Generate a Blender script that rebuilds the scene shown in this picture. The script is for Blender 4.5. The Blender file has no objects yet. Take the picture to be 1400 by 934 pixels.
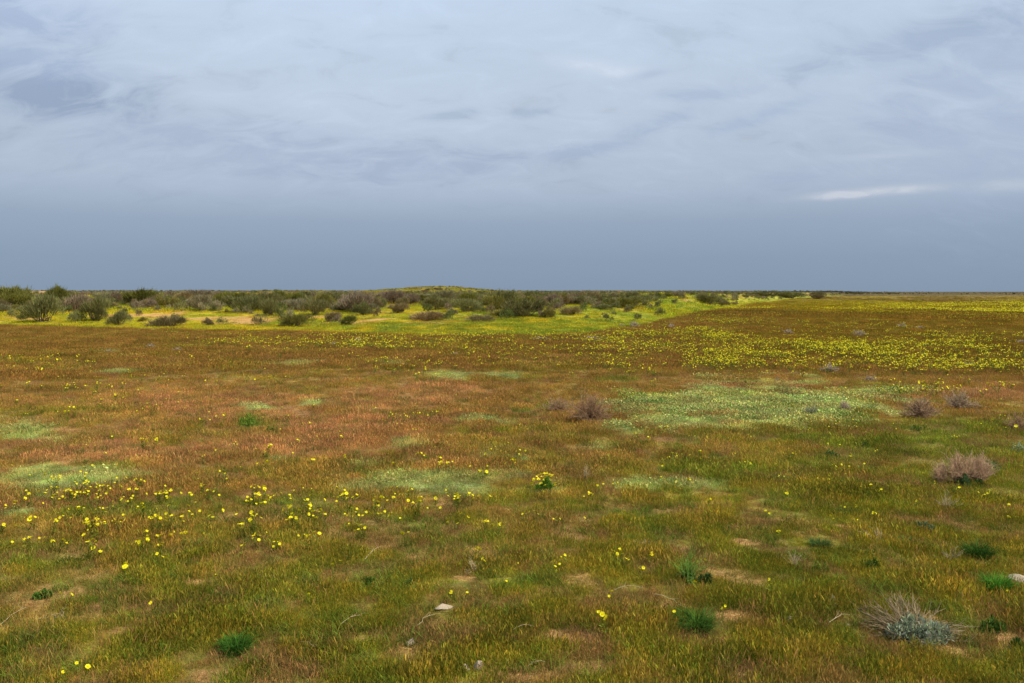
import bpy, math, random
import numpy as np
from mathutils import Vector
rng = np.random.default_rng(7); random.seed(7)
S = bpy.context.scene; COL = S.collection

# ------------------------------------------------------------------ camera
H = 1.7; F = 1089.0; HOR = 399.0; TP = (467-HOR)/F; PITCH = math.atan(TP)
cam = bpy.data.cameras.new('camera'); cam.lens = 28.0; cam.sensor_width = 36.0
cam.clip_start = 0.05; cam.clip_end = 20000
co = bpy.data.objects.new('camera', cam); COL.objects.link(co)
co.location = (0, 0, H); co.rotation_euler = (math.pi/2-PITCH, 0, 0)
S.camera = co
S.view_settings.view_transform = 'Standard'; S.view_settings.look = 'None'
S.view_settings.exposure = 0.0; S.view_settings.gamma = 1.0

# ------------------------------------------------------------------ node helpers
class NT:
    def __init__(s, tree): s.t = tree; s.n = tree.nodes; s.l = tree.links
    def node(s, typ, **kw):
        n = s.n.new(typ)
        for k, v in kw.items(): setattr(n, k, v)
        return n
    def put(s, sock, v):
        if isinstance(v, bpy.types.NodeSocket): s.l.new(v, sock)
        elif v is not None: sock.default_value = v
    def m(s, op, a, b=None, c=None, clamp=False):
        n = s.n.new('ShaderNodeMath'); n.operation = op; n.use_clamp = clamp
        s.put(n.inputs[0], a); s.put(n.inputs[1], b)
        if c is not None: s.put(n.inputs[2], c)
        return n.outputs[0]
    def noise(s, vec, scale, detail=4, rough=.55, dist=0):
        n = s.n.new('ShaderNodeTexNoise'); s.put(n.inputs['Vector'], vec)
        n.inputs['Scale'].default_value = scale; n.inputs['Detail'].default_value = detail
        n.inputs['Roughness'].default_value = rough; n.inputs['Distortion'].default_value = dist
        return n.outputs['Fac']
    def ramp(s, fac, stops, interp='LINEAR'):
        n = s.n.new('ShaderNodeValToRGB'); s.put(n.inputs[0], fac); cr = n.color_ramp
        cr.interpolation = interp
        while len(cr.elements) < len(stops): cr.elements.new(.5)
        for e, (p, c) in zip(cr.elements, stops):
            e.position = p; e.color = (c[0], c[1], c[2], 1) if hasattr(c, '__len__') else (c, c, c, 1)
        return n.outputs[0]
    def mix(s, fac, a, b, mode='MIX'):
        n = s.n.new('ShaderNodeMix'); n.data_type = 'RGBA'; n.blend_type = mode
        s.put(n.inputs['Factor'], fac)
        A = [i for i in n.inputs if i.type == 'RGBA']; s.put(A[0], a); s.put(A[1], b)
        return [o for o in n.outputs if o.type == 'RGBA'][0]

def lin(r, g, b):
    f = lambda c: (c/255/12.92) if c <= 10 else (((c/255)+.055)/1.055)**2.4
    return (f(r), f(g), f(b))
def rgba(c): return (c[0], c[1], c[2], 1.0)

# ------------------------------------------------------------------ world: thin blue sky under a broken layer of cloud
SUN_EL, SUN_AZ = math.radians(50), math.radians(112)   # azimuth clockwise from +Y
w = bpy.data.worlds.new('World'); S.world = w; w.use_nodes = True
t = NT(w.node_tree); t.n.clear()
out = t.node('ShaderNodeOutputWorld')
sky = t.node('ShaderNodeTexSky'); sky.sky_type = 'NISHITA'; sky.sun_disc = False
sky.sun_elevation = SUN_EL; sky.sun_rotation = SUN_AZ
bg1 = t.node('ShaderNodeBackground'); bg1.inputs[1].default_value = 0.08
t.l.new(sky.outputs[0], bg1.inputs[0])
tc = t.node('ShaderNodeTexCoord'); sp = t.node('ShaderNodeSeparateXYZ'); t.l.new(tc.outputs['Generated'], sp.inputs[0])
X, Y, Z = sp.outputs
zc = t.m('MAXIMUM', Z, 0.0)
den = t.m('ADD', zc, 0.42)
cb = t.node('ShaderNodeCombineXYZ')
t.l.new(t.m('DIVIDE', X, den), cb.inputs[0]); t.l.new(t.m('DIVIDE', Y, den), cb.inputs[1])
cb.inputs[2].default_value = 3.1
base = t.ramp(t.m('MULTIPLY', zc, 2.5, clamp=True), [
    (0.0, lin(126,144,169)), (0.10, lin(130,148,174)), (0.21, lin(143,159,184)), (0.33, lin(169,181,204)),
    (0.55, lin(185,198,220)), (0.85, lin(190,206,231)), (1.0, lin(194,210,234))])
# broad soft banks
mp1 = t.node('ShaderNodeMapping'); t.l.new(cb.outputs[0], mp1.inputs[0]); mp1.inputs['Scale'].default_value = (.6, 1.4, 1)
mp1.inputs['Rotation'].default_value = (0, 0, .25)
n1 = t.noise(mp1.outputs[0], 1.2, 4, .45, .2)
f1 = t.ramp(n1, [(0.3, .95), (0.5, 1.03), (0.72, 1.08)])
# ragged small wisps
mp2 = t.node('ShaderNodeMapping'); t.l.new(cb.outputs[0], mp2.inputs[0]); mp2.inputs['Scale'].default_value = (1.0, 1.9, 1)
mp2.inputs['Rotation'].default_value = (0, 0, -.35); mp2.inputs['Location'].default_value = (4.3, 1.7, 0)
n2 = t.noise(mp2.outputs[0], 8, 9, .6, .6)
f2 = t.ramp(n2, [(0.30, .90), (0.43, .985), (0.56, 1.01), (0.74, 1.07)])
# wisps fade out in the smooth rain-grey belt near the horizon
up = t.ramp(t.m('MULTIPLY', zc, 2.5, clamp=True), [(0.2, 0.08), (0.36, 1.0)])
c1 = t.mix(up, (1, 1, 1, 1), f1, 'MIX')
c2 = t.mix(up, (1, 1, 1, 1), f2, 'MIX')
cc = t.mix(1.0, base, (1.0, 1.01, .965, 1), 'MULTIPLY'); cc = t.mix(1.0, cc, c1, 'MULTIPLY'); cc = t.mix(1.0, cc, c2, 'MULTIPLY')
# named clouds: azimuth / elevation of a few darker and brighter banks
az = t.m('ARCTAN2', X, Y)
def bank(u, v, wu, wv, col, strength, slope=0.0, seed=0.0):
    global cc
    a = (467-v)/F; dx, dy, dz = (u-700)/F, math.cos(PITCH)+a*math.sin(PITCH), a*math.cos(PITCH)-math.sin(PITCH)
    L = math.sqrt(dx*dx+dy*dy+dz*dz); azc = math.atan2(dx, dy); zz = dz/L
    da = t.m('MULTIPLY', t.m('SUBTRACT', az, azc), F/wu)
    dzv = t.m('SUBTRACT', t.m('SUBTRACT', Z, zz), t.m('MULTIPLY', t.m('SUBTRACT', az, azc), slope))
    db = t.m('MULTIPLY', dzv, F/wv)
    nz = t.m('MULTIPLY', t.m('SUBTRACT', n2, .5), 6.0)
    r = t.m('ADD', t.m('ADD', t.m('MULTIPLY', da, da), t.m('MULTIPLY', db, db)), nz)
    k = t.m('MULTIPLY', t.m('POWER', 2.718, t.m('MULTIPLY', t.m('MAXIMUM', r, 0), -1.0)), strength)
    cc = t.mix(k, cc, rgba(col), 'MIX')
bank(85, 128, 80, 22, lin(142,159,184), .9)
bank(20, 115, 50, 14, lin(146,163,188), .7)
bank(40, 85, 90, 16, lin(152,170,200), .6)
bank(20, 15, 90, 22, lin(150,168,200), .6)
bank(250, 185, 120, 18, lin(160,173,198), .55, .05)
bank(330, 215, 170, 30, lin(160,174,197), .5, .05)
bank(560, 230, 150, 22, lin(155,170,194), .6, .05)
bank(620, 158, 35, 6, lin(158,174,196), .6, .15)
bank(725, 155, 28, 6, lin(156,172,194), .6, .1)
bank(800, 204, 60, 8, lin(158,174,198), .7, .08)
bank(885, 102, 22, 5, lin(158,174,198), .8, .1)
bank(905, 168, 50, 10, lin(160,176,200), .6, .2)
bank(1040, 160, 60, 8, lin(160,177,202), .55, .25)
bank(960, 130, 60, 7, lin(162,178,203), .6, .0)
bank(825, 92, 60, 10, lin(206,217,232), .7, -.15)
bank(1270, 52, 130, 16, lin(160,177,200), .75, .1)
bank(1360, 12, 60, 20, lin(158,175,196), .75, .1)
bank(1090, 240, 60, 9, lin(158,172,196), .6, .1)
bank(1150, 266, 50, 4, lin(188,196,208), .5, .05)
bank(1200, 262, 60, 5, lin(204,208,216), .75, .04)
bank(1255, 258, 30, 5, lin(200,206,214), .6, .0)
bank(1375, 253, 34, 7, lin(194,202,212), .6, .0)
bank(1220, 212, 60, 4, lin(190,200,215), .6, .0)
bank(1390, 150, 160, 110, lin(160,176,202), .45)
bg2 = t.node('ShaderNodeBackground'); t.l.new(cc, bg2.inputs[0]); bg2.inputs[1].default_value = 1.12
ms = t.node('ShaderNodeMixShader'); ms.inputs[0].default_value = 0.95
t.l.new(bg1.outputs[0], ms.inputs[1]); t.l.new(bg2.outputs[0], ms.inputs[2]); t.l.new(ms.outputs[0], out.inputs[0])

sl = bpy.data.lights.new('sun', 'SUN'); sl.energy = 5.0; sl.angle = math.radians(1.5); sl.color = (1.0, .93, .80)
so = bpy.data.objects.new('sun', sl); COL.objects.link(so)
sd = Vector((math.sin(SUN_AZ)*math.cos(SUN_EL), math.cos(SUN_AZ)*math.cos(SUN_EL), math.sin(SUN_EL)))
so.rotation_euler = sd.to_track_quat('Z', 'Y').to_euler(); so.location = (10, -10, 20)

# ------------------------------------------------------------------ noise, terrain
def _h(ix, iy, s):
    n = (ix.astype(np.int64)*374761393 + iy.astype(np.int64)*668265263 + s*1442695041) & 0x7fffffff
    n = ((n ^ (n >> 13))*1274126177) & 0x7fffffff
    n = ((n ^ (n >> 16))*374761393) & 0x7fffffff
    return ((n ^ (n >> 15)) & 0xffffff)/float(0xffffff)
def vnoise(x, y, s=0):
    ix, iy = np.floor(x), np.floor(y); fx, fy = x-ix, y-iy
    fx = fx*fx*(3-2*fx); fy = fy*fy*(3-2*fy)
    a, b, c, d = _h(ix, iy, s), _h(ix+1, iy, s), _h(ix, iy+1, s), _h(ix+1, iy+1, s)
    return (a*(1-fx)+b*fx)*(1-fy)+(c*(1-fx)+d*fx)*fy
def fbm(x, y, sc, s=0, o=4, g=.5):
    x = np.asarray(x, float)/sc; y = np.asarray(y, float)/sc; r = 0; a = 1; tot = 0
    for i in range(o):
        c, sn = math.cos(.7*i), math.sin(.7*i)
        r = r + a*vnoise((x*c-y*sn)*2**i+17.3*i, (x*sn+y*c)*2**i+9.1*i, s+i); tot += a; a *= g
    return r/tot
def ss(a, b, x): q = np.clip((x-a)/(b-a), 0, 1); return q*q*(3-2*q)

def ray(u, v):
    a = (467-v)/F
    return (u-700)/F, math.cos(PITCH)+a*math.sin(PITCH), a*math.cos(PITCH)-math.sin(PITCH)
def to_pix(x, y, z=0.0):
    z = z-H; fz = y*math.cos(PITCH)-z*math.sin(PITCH); uz = y*math.sin(PITCH)+z*math.cos(PITCH)
    fz = np.maximum(fz, .01)
    return 700+F*x/fz, 467-F*uz/fz
_eu = np.array([-900, 0, 350, 600, 720, 800, 870, 930, 1000, 1050, 1100, 1150, 1190, 1230, 1500])
_ev = np.array([444, 447, 452, 459, 461, 457, 447, 433, 421, 413, 407.5, 404.2, 402.4, 401.2, 400.2])
_ed = H*F/(_ev-HOR)           # forward distance of the foot of the dunes along each azimuth
def edge_d(x, y):
    u = 700+F*x/np.maximum(y, .5)
    return np.interp(u, _eu, _ed)+ (fbm(x, y, 6, 91, 3)-.5)*3.0
def dune_t(x, y): return np.asarray(y)-edge_d(x, y)
def terrain(x, y):
    x = np.asarray(x, float); y = np.asarray(y, float)
    r = np.sqrt(x*x+y*y)
    z = (fbm(x, y, 1.1, 5, 3)-.5)*.05*ss(0, 6, r) + (fbm(x, y, 7, 11, 2)-.5)*.16*ss(3, 12, r)
    t_ = dune_t(x, y); W = np.maximum(38, .55*np.interp(700+F*x/np.maximum(y, .5), _eu, _ed))
    k = ss(-.02, 1, t_/W)*(t_ > -1)
    k = np.where(y > 1, k, 0)
    lump = (fbm(x, y, 14, 21, 3)-.5)*1.3*ss(4, 30, t_)*np.where(y > 1, 1, 0)
    big = (fbm(x, y, 60, 41, 3)-.42)*2.2*ss(60, 160, t_)*np.where(y > 1, 1, 0)
    far = (fbm(x, y, 300, 51, 3)-.5)*3.0*ss(250, 900, r)
    # the low knoll right of centre-left
    kn = .95*np.exp(-(((x+10)/9)**2+((y-104)/12)**2))
    kn = kn+.6*np.exp(-(((x+62)/10)**2+((y-108)/14)**2))+.5*np.exp(-(((x+30)/8)**2+((y-112)/12)**2))+.5*np.exp(-(((x-20)/14)**2+((y-150)/20)**2))
    return z + 1.28*k + lump*.6 + big*.32 + far*ss(0, 40, t_+40)*.5 + kn
def ground_at(u, v):
    """ point of the terrain seen at a given image position """
    dx, dy, dz = ray(u, v)
    ts = np.geomspace(1.5, 1500, 3000)
    zt = terrain(dx*ts, dy*ts); zr = H+dz*ts
    hit = np.nonzero(zr <= zt)[0]
    i = hit[0] if len(hit) else 2999
    tt = ts[i]
    return float(dx*tt), float(dy*tt), float(terrain(dx*tt, dy*tt))

# ------------------------------------------------------------------ meadow colour plan (albedo of what grows where, with some light and shade in the tone)
def A(*c): return np.array(lin(*c))
def ell(u, v, wu, wv, rough=.7):
    return (u, v, wu/2, wv/2, rough)
MATS = [ell(1050,556,330,54), ell(960,578,230,26), ell(1190,537,130,13), ell(600,514,70,15), ell(165,508,56,8), ell(540,497,40,6),
        ell(615,661,260,30), ell(700,674,130,14), ell(820,611,46,13), ell(660,576,92,11), ell(915,663,180,13), ell(60,652,190,34),
        ell(35,592,100,24), ell(25,702,80,14), ell(425,551,44,7), ell(560,604,45,13), ell(665,623,40,11), ell(714,629,36,10),
        ell(405,497,70,7), ell(694,513,60,8), ell(345,556,56,8), ell(380,628,30,8), ell(150,481,26,4), ell(1060,657,60,7), ell(490,637,60,9)]
GREENS = [ell(343,575,55,28), ell(375,590,20,10), ell(560,722,150,26), ell(1010,645,330,32), ell(1230,612,300,46), ell(1290,585,200,30),
          ell(60,765,150,26), ell(840,520,70,10), ell(760,558,40,8), ell(725,565,40,8), ell(1120,640,60,16), ell(700,800,200,30),
          ell(400,690,180,22), ell(150,640,110,12), ell(1330,860,120,40), ell(500,780,120,20), ell(170,700,140,26), ell(80,815,90,14),
          ell(1100,600,260,14), ell(870,700,200,14), ell(640,740,160,18), ell(1180,620,120,20)]
SANDS = [ell(390,713,26,7), ell(345,603,14,3), ell(648,674,18,4), ell(640,577,12,3), ell(1020,741,36,8), ell(800,918,110,26), ell(860,843,30,12),
         ell(740,925,90,14), ell(520,875,60,14), ell(275,797,40,8), ell(905,775,30,6), ell(1000,840,60,10), ell(180,865,60,16), ell(290,925,50,16),
         ell(1000,917,60,14), ell(405,501,46,2.5), ell(235,492,70,3), ell(770,870,70,16), ell(640,790,50,8), ell(400,598,24,3), ell(1085,880,40,12),
         ell(920,830,60,10), ell(1150,720,40,8), ell(560,905,50,12), ell(95,588,40,5)]
SANDS_D = [ell(300,441,40,5), ell(345,436,44,6), ell(30,436,60,10), ell(205,432,60,8), ell(500,436,60,6),ell(50,437,34,8), ell(18,414,16,8), ell(180,414,14,5), ell(330,441,52,8), ell(365,437,26,8), ell(432,435,26,6), ell(545,417,46,11),
           ell(870,424,20,3.5), ell(850,422,18,4), ell(310,418,30,6), ell(270,438,20,5), ell(890,411,20,4), ell(938,411,22,3), ell(1010,406,30,4),
           ell(735,410,24,3), ell(488,437,14,6), ell(110,397,40,4), ell(235,400,60,3), ell(260,402,10,3), ell(320,401,12,3), ell(175,430,30,6), ell(12,434,20,5)]
PINKS = [ell(1080,528,180,14), ell(1000,527,120,10), ell(1350,536,160,18), ell(430,610,240,36), ell(300,560,240,40), ell(560,540,220,36), ell(200,620,240,30),
         ell(1220,545,120,8), ell(900,600,120,14), ell(500,585,240,24)]
def emask(u, v, L, x, y, sd=31):
    n = (fbm(x, y, .35, sd, 3)-.5)*1.5+(fbm(x, y, 1.2, sd+5, 2)-.5)*.8
    m = np.zeros_like(u)
    for (cu, cv, a, b, r) in L:
        d = np.sqrt(((u-cu)/a)**2+((v-cv)/b)**2)+n*r*2.0
        m = np.maximum(m, 1-ss(.55, 1.25, d))
    return m
def plan(x, y):
    """ returns colour (n,3) and masks for plan positions """
    x = np.asarray(x, float); y = np.asarray(y, float)
    z = terrain(x, y); u, v = to_pix(x, y, z); u = np.clip(u, -3000, 4000)
    n1 = fbm(x, y, 1.6, 61, 4); n2 = fbm(x, y, .45, 71, 3); n3 = fbm(x, y, 5.0, 81, 3); n4 = fbm(x, y, .13, 77, 2)
    v0 = to_pix(x, y, 0)[1]
    brown = A(123,101,56)[None]*(1-ss(600, 780, v0))[:, None]+A(112,97,46)[None]*ss(600, 780, v0)[:, None]; red = A(128,98,63); olive = A(112,106,36); green = A(90,101,34); pale = A(160,140,80)
    # share of green / olive rises towards the viewer and to the right
    g = ss(560, 760, v0+ (u-700)*.10)
    gr = ss(.30, .56, n1*.6+n2*.4 + (g-.62)*.30)
    C = brown*(1-gr)[:, None]+olive[None]*gr[:, None]
    k = ss(.5, .7, n2*.5+n3*.5)*(1-.55*g); C = C*(1-.6*k[:, None])+red[None]*(.6*k[:, None])
    k = ss(.50, .66, n4*.6+n1*.4+(g-.5)*.12); C = C*(1-.55*k[:, None])+green[None]*(.55*k[:, None])
    # darker umber belt in the middle distance
    k = ss(560, 500, v0)*.55*(.55+.9*(n3-.3)); k = np.clip(k, 0, .8)
    C = C*(1-k[:, None])+A(104,82,36)[None]*k[:, None]
    k = ss(.60, .74, n1*.4+n4*.6)*.5*ss(600, 480, v0+np.abs(u-700)*.0); C = C*(1-k[:, None])+pale[None]*k[:, None]*1
    # olive-mustard plain at the right, with yellow swards
    k = ss(850, 1150, u)*ss(530, 470, v0)*.6; C = C*(1-k[:, None])+A(112,94,28)[None]*k[:, None]
    pk = emask(u, v, PINKS, x, y, 101)*.6; C = C*(1-pk[:, None])+A(140,104,80)[None]*pk[:, None]
    gm = emask(u, v, GREENS, x, y, 111)*.62; C = C*(1-gm[:, None])+A(86,104,34)[None]*gm[:, None]
    mt = emask(u, v, MATS, x, y, 121); mt = mt*np.clip(.75+1.0*(fbm(x, y, .3, 521, 3)-.35), .4, 1); C = C*(1-mt[:, None]*.95)+(A(130,140,96)[None]+(A(146,146,94)-A(130,140,96))[None]*ss(.45, .65, fbm(x, y, .5, 531, 3))[:, None])*mt[:, None]*.9
    sm = emask(u, v, SANDS, x, y, 131)*.85
    # swards of the far plain
    far = ss(436, 428, v0)*(u > 900); st = fbm(x/5, y/12, 4, 141, 3)
    k = far*ss(.45, .58, st)*.7*ss(900, 1150, u); C = C*(1-k[:, None])+A(128,120,26)[None]*k[:, None]
    k = far*ss(.52, .42, st)*.5; C = C*(1-k[:, None])+A(84,74,30)[None]*k[:, None]
    k = far*ss(220, 520, y)*.95; C = C*(1-k[:, None])+A(44,46,28)[None]*k[:, None]
    # dunes
    t_ = dune_t(x, y); d = ss(-.3, .6, t_)
    q = fbm(x, y, 4.5, 151, 4); q2 = fbm(x, y, 1.3, 161, 3)
    D = A(138,142,44)[None]*np.ones((len(x), 1))
    k = ss(.40, .58, q); D = D*(1-k[:, None])+A(112,126,48)[None]*k[:, None]
    k = ss(.58, .7, q2); D = D*(1-.7*k[:, None])+A(160,150,40)[None]*.7*k[:, None]
    k = ss(600, 850, u)*.25; D = D*(1-k[:, None])+A(108,134,48)[None]*k[:, None]
    sd_ = np.maximum(emask(u, v, SANDS_D, x, y, 171)*ss(.36, .56, fbm(x, y, 1.6, 175, 3)), ss(.56, .68, fbm(x, y, 3.0, 181, 4))*.8*ss(1, 8, t_)*ss(760, 400, u))
    sd_ = np.maximum(sd_, ss(.54, .64, fbm(x, y, 9.0, 191, 4))*.85*ss(35, 60, t_))
    kk = ss(22, 50, t_)*.75; D = D*(1-kk[:, None])+A(104,104,54)[None]*kk[:, None]
    kk = ss(260, 500, np.hypot(x, y)); D = D*(1-kk[:, None])+A(52,54,32)[None]*kk[:, None]; sd_ = sd_*(1-.9*kk)*(1-.95*((u > 505) & (u < 700) & (t_ > 32)))
    D = D*np.array([1.22, 1.09, .98])  # dune colour raised, standing in for sun patches on the slope
    C = C*(1-d[:, None])+D*d[:, None]
    sm = sm*(1-d)+sd_*d
    dk = .84+.62*(fbm(x, y, .22, 501, 3)-.5)*2*.9+.35*(fbm(x, y, .8, 511, 2)-.5)  # patchy tone of the sward, its spread widened to add lighting contrast
    C = C*1.56*(1-.2*ss(540, 480, v0)[:, None])*(1-.10*ss(650, 800, v0)[:, None])*np.clip(dk+.14, .55, 1.6)[:, None]*np.array([1.06, 1.02, .72])
    bare = ss(.56, .70, fbm(x, y, .42, 201, 4))*(.35+.65*ss(600, 800, v0))*(1-d)*(1-mt)
    sm = np.maximum(sm, bare*.62)
    return C, dict(u=u, v=v, z=z, mat=mt*(1-d), sand=sm, dune=d, green=gm, g=g, t=t_, n1=n1, n2=n2, v0=v0)

# ------------------------------------------------------------------ materials
def mat(name, rough=.8, spec=.25):
    m = bpy.data.materials.new(name); m.use_nodes = True; q = NT(m.node_tree)
    b = q.n['Principled BSDF']; b.inputs['Roughness'].default_value = rough
    b.inputs['Specular IOR Level'].default_value = spec
    return m, q, b
def leafy_mat(name, source, trans=.25, gain=1.0, rough=.75, spec=.25):
    """ colour = (instance or object colour) x per-blade tint; thin blades let some light through """
    m, q, b = mat(name, rough, spec)
    if source == 'instance':
        a = q.node('ShaderNodeAttribute', attribute_type='INSTANCER', attribute_name='col'); c = a.outputs['Color']
    else:
        a = q.node('ShaderNodeObjectInfo'); c = a.outputs['Color']
    tn = q.node('ShaderNodeAttribute', attribute_type='GEOMETRY', attribute_name='tint')
    c = q.mix(1.0, c, tn.outputs['Color'], 'MULTIPLY')
    if gain != 1.0: c = q.mix(1.0, c, (gain, gain, gain, 1), 'MULTIPLY')
    q.l.new(c, b.inputs['Base Color'])
    if trans > 0:
        tr = q.node('ShaderNodeBsdfTranslucent'); q.l.new(c, tr.inputs[0])
        mx = q.node('ShaderNodeMixShader'); mx.inputs[0].default_value = trans
        q.l.new(b.outputs[0], mx.inputs[1]); q.l.new(tr.outputs[0], mx.inputs[2])
        q.l.new(mx.outputs[0], q.n['Material Output'].inputs[0])
    return m
M_GRASS = leafy_mat('grass_blades', 'instance', .25, rough=.85, spec=.10)
M_LEAF = leafy_mat('leaves', 'object', .25, rough=.85, spec=.08)
M_TWIG = leafy_mat('dry_twigs', 'object', 0, rough=.85, spec=.15)
def yellow_mat():
    m, q, b = mat('yellow_petals', .6, .2)
    tn = q.node('ShaderNodeAttribute', attribute_type='GEOMETRY', attribute_name='tint')
    c = q.mix(1.0, (.82, .73, .012, 1), tn.outputs['Color'], 'MULTIPLY')
    q.l.new(c, b.inputs['Base Color'])
    tr = q.node('ShaderNodeBsdfTranslucent'); q.l.new(c, tr.inputs[0])
    mx = q.node('ShaderNodeMixShader'); mx.inputs[0].default_value = .25
    q.l.new(b.outputs[0], mx.inputs[1]); q.l.new(tr.outputs[0], mx.inputs[2]); q.l.new(mx.outputs[0], q.n['Material Output'].inputs[0])
    return m
M_YEL = yellow_mat()
def stone_mat():
    m, q, b = mat('pale_stone', .9, .2); tcn = q.node('ShaderNodeTexCoord')
    n = q.noise(tcn.outputs['Object'], 25, 6, .6)
    c = q.ramp(n, [(.3, (.26, .19, .12)), (.55, (.48, .38, .26)), (.75, (.64, .54, .40))]); q.l.new(c, b.inputs['Base Color'])
    bp = q.node('ShaderNodeBump'); bp.inputs['Strength'].default_value = .6; bp.inputs['Distance'].default_value = .01
    q.l.new(n, bp.inputs['Height']); q.l.new(bp.outputs[0], b.inputs['Normal']); return m
M_STONE = stone_mat()
def ground_mat():
    m, q, b = mat('soil_and_litter', .95, .1)
    ca = q.node('ShaderNodeAttribute', attribute_name='plan'); sa = q.node('ShaderNodeAttribute', attribute_name='sand')
    geo = q.node('ShaderNodeNewGeometry'); P = geo.outputs['Position']
    n = q.noise(P, 9, 6, .65); n_ = q.noise(P, 60, 4, .7); nb = q.noise(P, 1.3, 5, .6)
    lit = q.ramp(n_, [(.3, .55), (.5, .95), (.7, 1.5)])
    veg = q.mix(1.0, ca.outputs['Color'], lit, 'MULTIPLY')
    veg = q.mix(1.0, veg, q.ramp(nb, [(.3, .8), (.7, 1.2)]), 'MULTIPLY')
    litter = q.ramp(n, [(.3, (.10, .060, .035)), (.6, (.21, .135, .075)), (.8, (.30, .21, .13))])
    veg = q.mix(q.ramp(n, [(.45, .15), (.7, .5)]), veg, litter)
    sand = q.mix(1.0, q.ramp(q.noise(P, 30, 6, .75), [(.3, (.40, .20, .08)), (.7, (.62, .34, .13))]), lit, 'MULTIPLY')
    sandf = q.m('MULTIPLY', sa.outputs['Fac'], q.ramp(n, [(.3, .6), (.6, 1.0)]), clamp=True)
    c = q.mix(sandf, veg, sand); q.l.new(c, b.inputs['Base Color'])
    bp = q.node('ShaderNodeBump'); bp.inputs['Strength'].default_value = .8; bp.inputs['Distance'].default_value = .03
    q.l.new(q.m('ADD', n, n_), bp.inputs['Height']); q.l.new(bp.outputs[0], b.inputs['Normal'])
    return m

# ------------------------------------------------------------------ mesh helpers
def mesh_np(name, V, Q, tint=None, smooth=False, attrs=None):
    me = bpy.data.meshes.new(name); V = np.ascontiguousarray(V, np.float32); Q = np.ascontiguousarray(Q, np.int32)
    k = Q.shape[1]; me.vertices.add(len(V)); me.vertices.foreach_set('co', V.ravel())
    me.loops.add(Q.size); me.loops.foreach_set('vertex_index', Q.ravel())
    me.polygons.add(len(Q)); me.polygons.foreach_set('loop_start', np.arange(0, Q.size, k, dtype=np.int32))
    me.update(calc_edges=True)
    if smooth: me.polygons.foreach_set('use_smooth', np.ones(len(Q), bool))
    if tint is not None:
        a = me.attributes.new('tint', 'FLOAT_COLOR', 'POINT')
        a.data.foreach_set('color', np.c_[tint, np.ones(len(V))].astype(np.float32).ravel())
    for n_, typ, arr in (attrs or []):
        a = me.attributes.new(n_, typ, 'POINT')
        a.data.foreach_set('color' if 'COLOR' in typ else ('vector' if 'VECTOR' in typ else 'value'), np.ascontiguousarray(arr).ravel())
    return me
class Geo:
    def __init__(s): s.V = []; s.Q = []; s.T = []; s.n = 0
    def add(s, V, Q, T):
        s.V.append(V); s.Q.append(Q+s.n); s.T.append(T); s.n += len(V)
    def ribbons(s, P, W, T, side=None):
        n, k, _ = P.shape
        if side is None:
            a = rng.uniform(0, 2*np.pi, n); side = np.c_[np.cos(a), np.sin(a), rng.uniform(-.2, .2, n)]
        off = side[:, None, :]*W[:, :, None]*.5
        V = np.stack([P-off, P+off], 2).reshape(-1, 3)
        b = (np.arange(n)[:, None]*k+np.arange(k-1)[None])*2
        Q = np.stack([b, b+1, b+3, b+2], -1).reshape(-1, 4)
        s.add(V, Q, np.repeat(T, 2*k, 0))
    def tubes(s, P, R, T):
        n, k, _ = P.shape
        d = P[:, -1]-P[:, 0]; d /= np.linalg.norm(d, axis=1)[:, None]+1e-9
        ref = np.where(np.abs(d[:, 2:3]) > .8, np.array([[1., 0, 0]]), np.array([[0, 0, 1.]]))
        a = np.cross(d, ref); a /= np.linalg.norm(a, axis=1)[:, None]+1e-9; b_ = np.cross(d, a)
        rr = [(math.cos(q), math.sin(q)) for q in (0, 2.094, 4.189)]
        V = np.stack([P+(a*c+b_*sn)[:, None, :]*R[:, :, None] for c, sn in rr], 2).reshape(-1, 3)
        b = (np.arange(n)[:, None]*k+np.arange(k-1)[None])*3
        Q = np.concatenate([np.stack([b+i, b+(i+1) % 3, b+3+(i+1) % 3, b+3+i], -1).reshape(-1, 4) for i in range(3)])
        s.add(V, Q, np.repeat(T, 3*k, 0))
    def mesh(s, name, m, smooth=False):
        me = mesh_np(name, np.concatenate(s.V), np.concatenate(s.Q), np.concatenate(s.T), smooth)
        me.materials.append(m); return me
def tints(n, lo=.7, hi=1.3, hue=.12):
    return rng.uniform(lo, hi, (n, 1))*(1+rng.uniform(-hue, hue, (n, 3)))
def dirs(n, lo, hi):
    """ unit directions, elevation between lo and hi degrees """
    a = rng.uniform(0, 2*np.pi, n); e = np.radians(rng.uniform(lo, hi, n))
    return np.c_[np.cos(a)*np.cos(e), np.sin(a)*np.cos(e), np.sin(e)]

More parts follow.
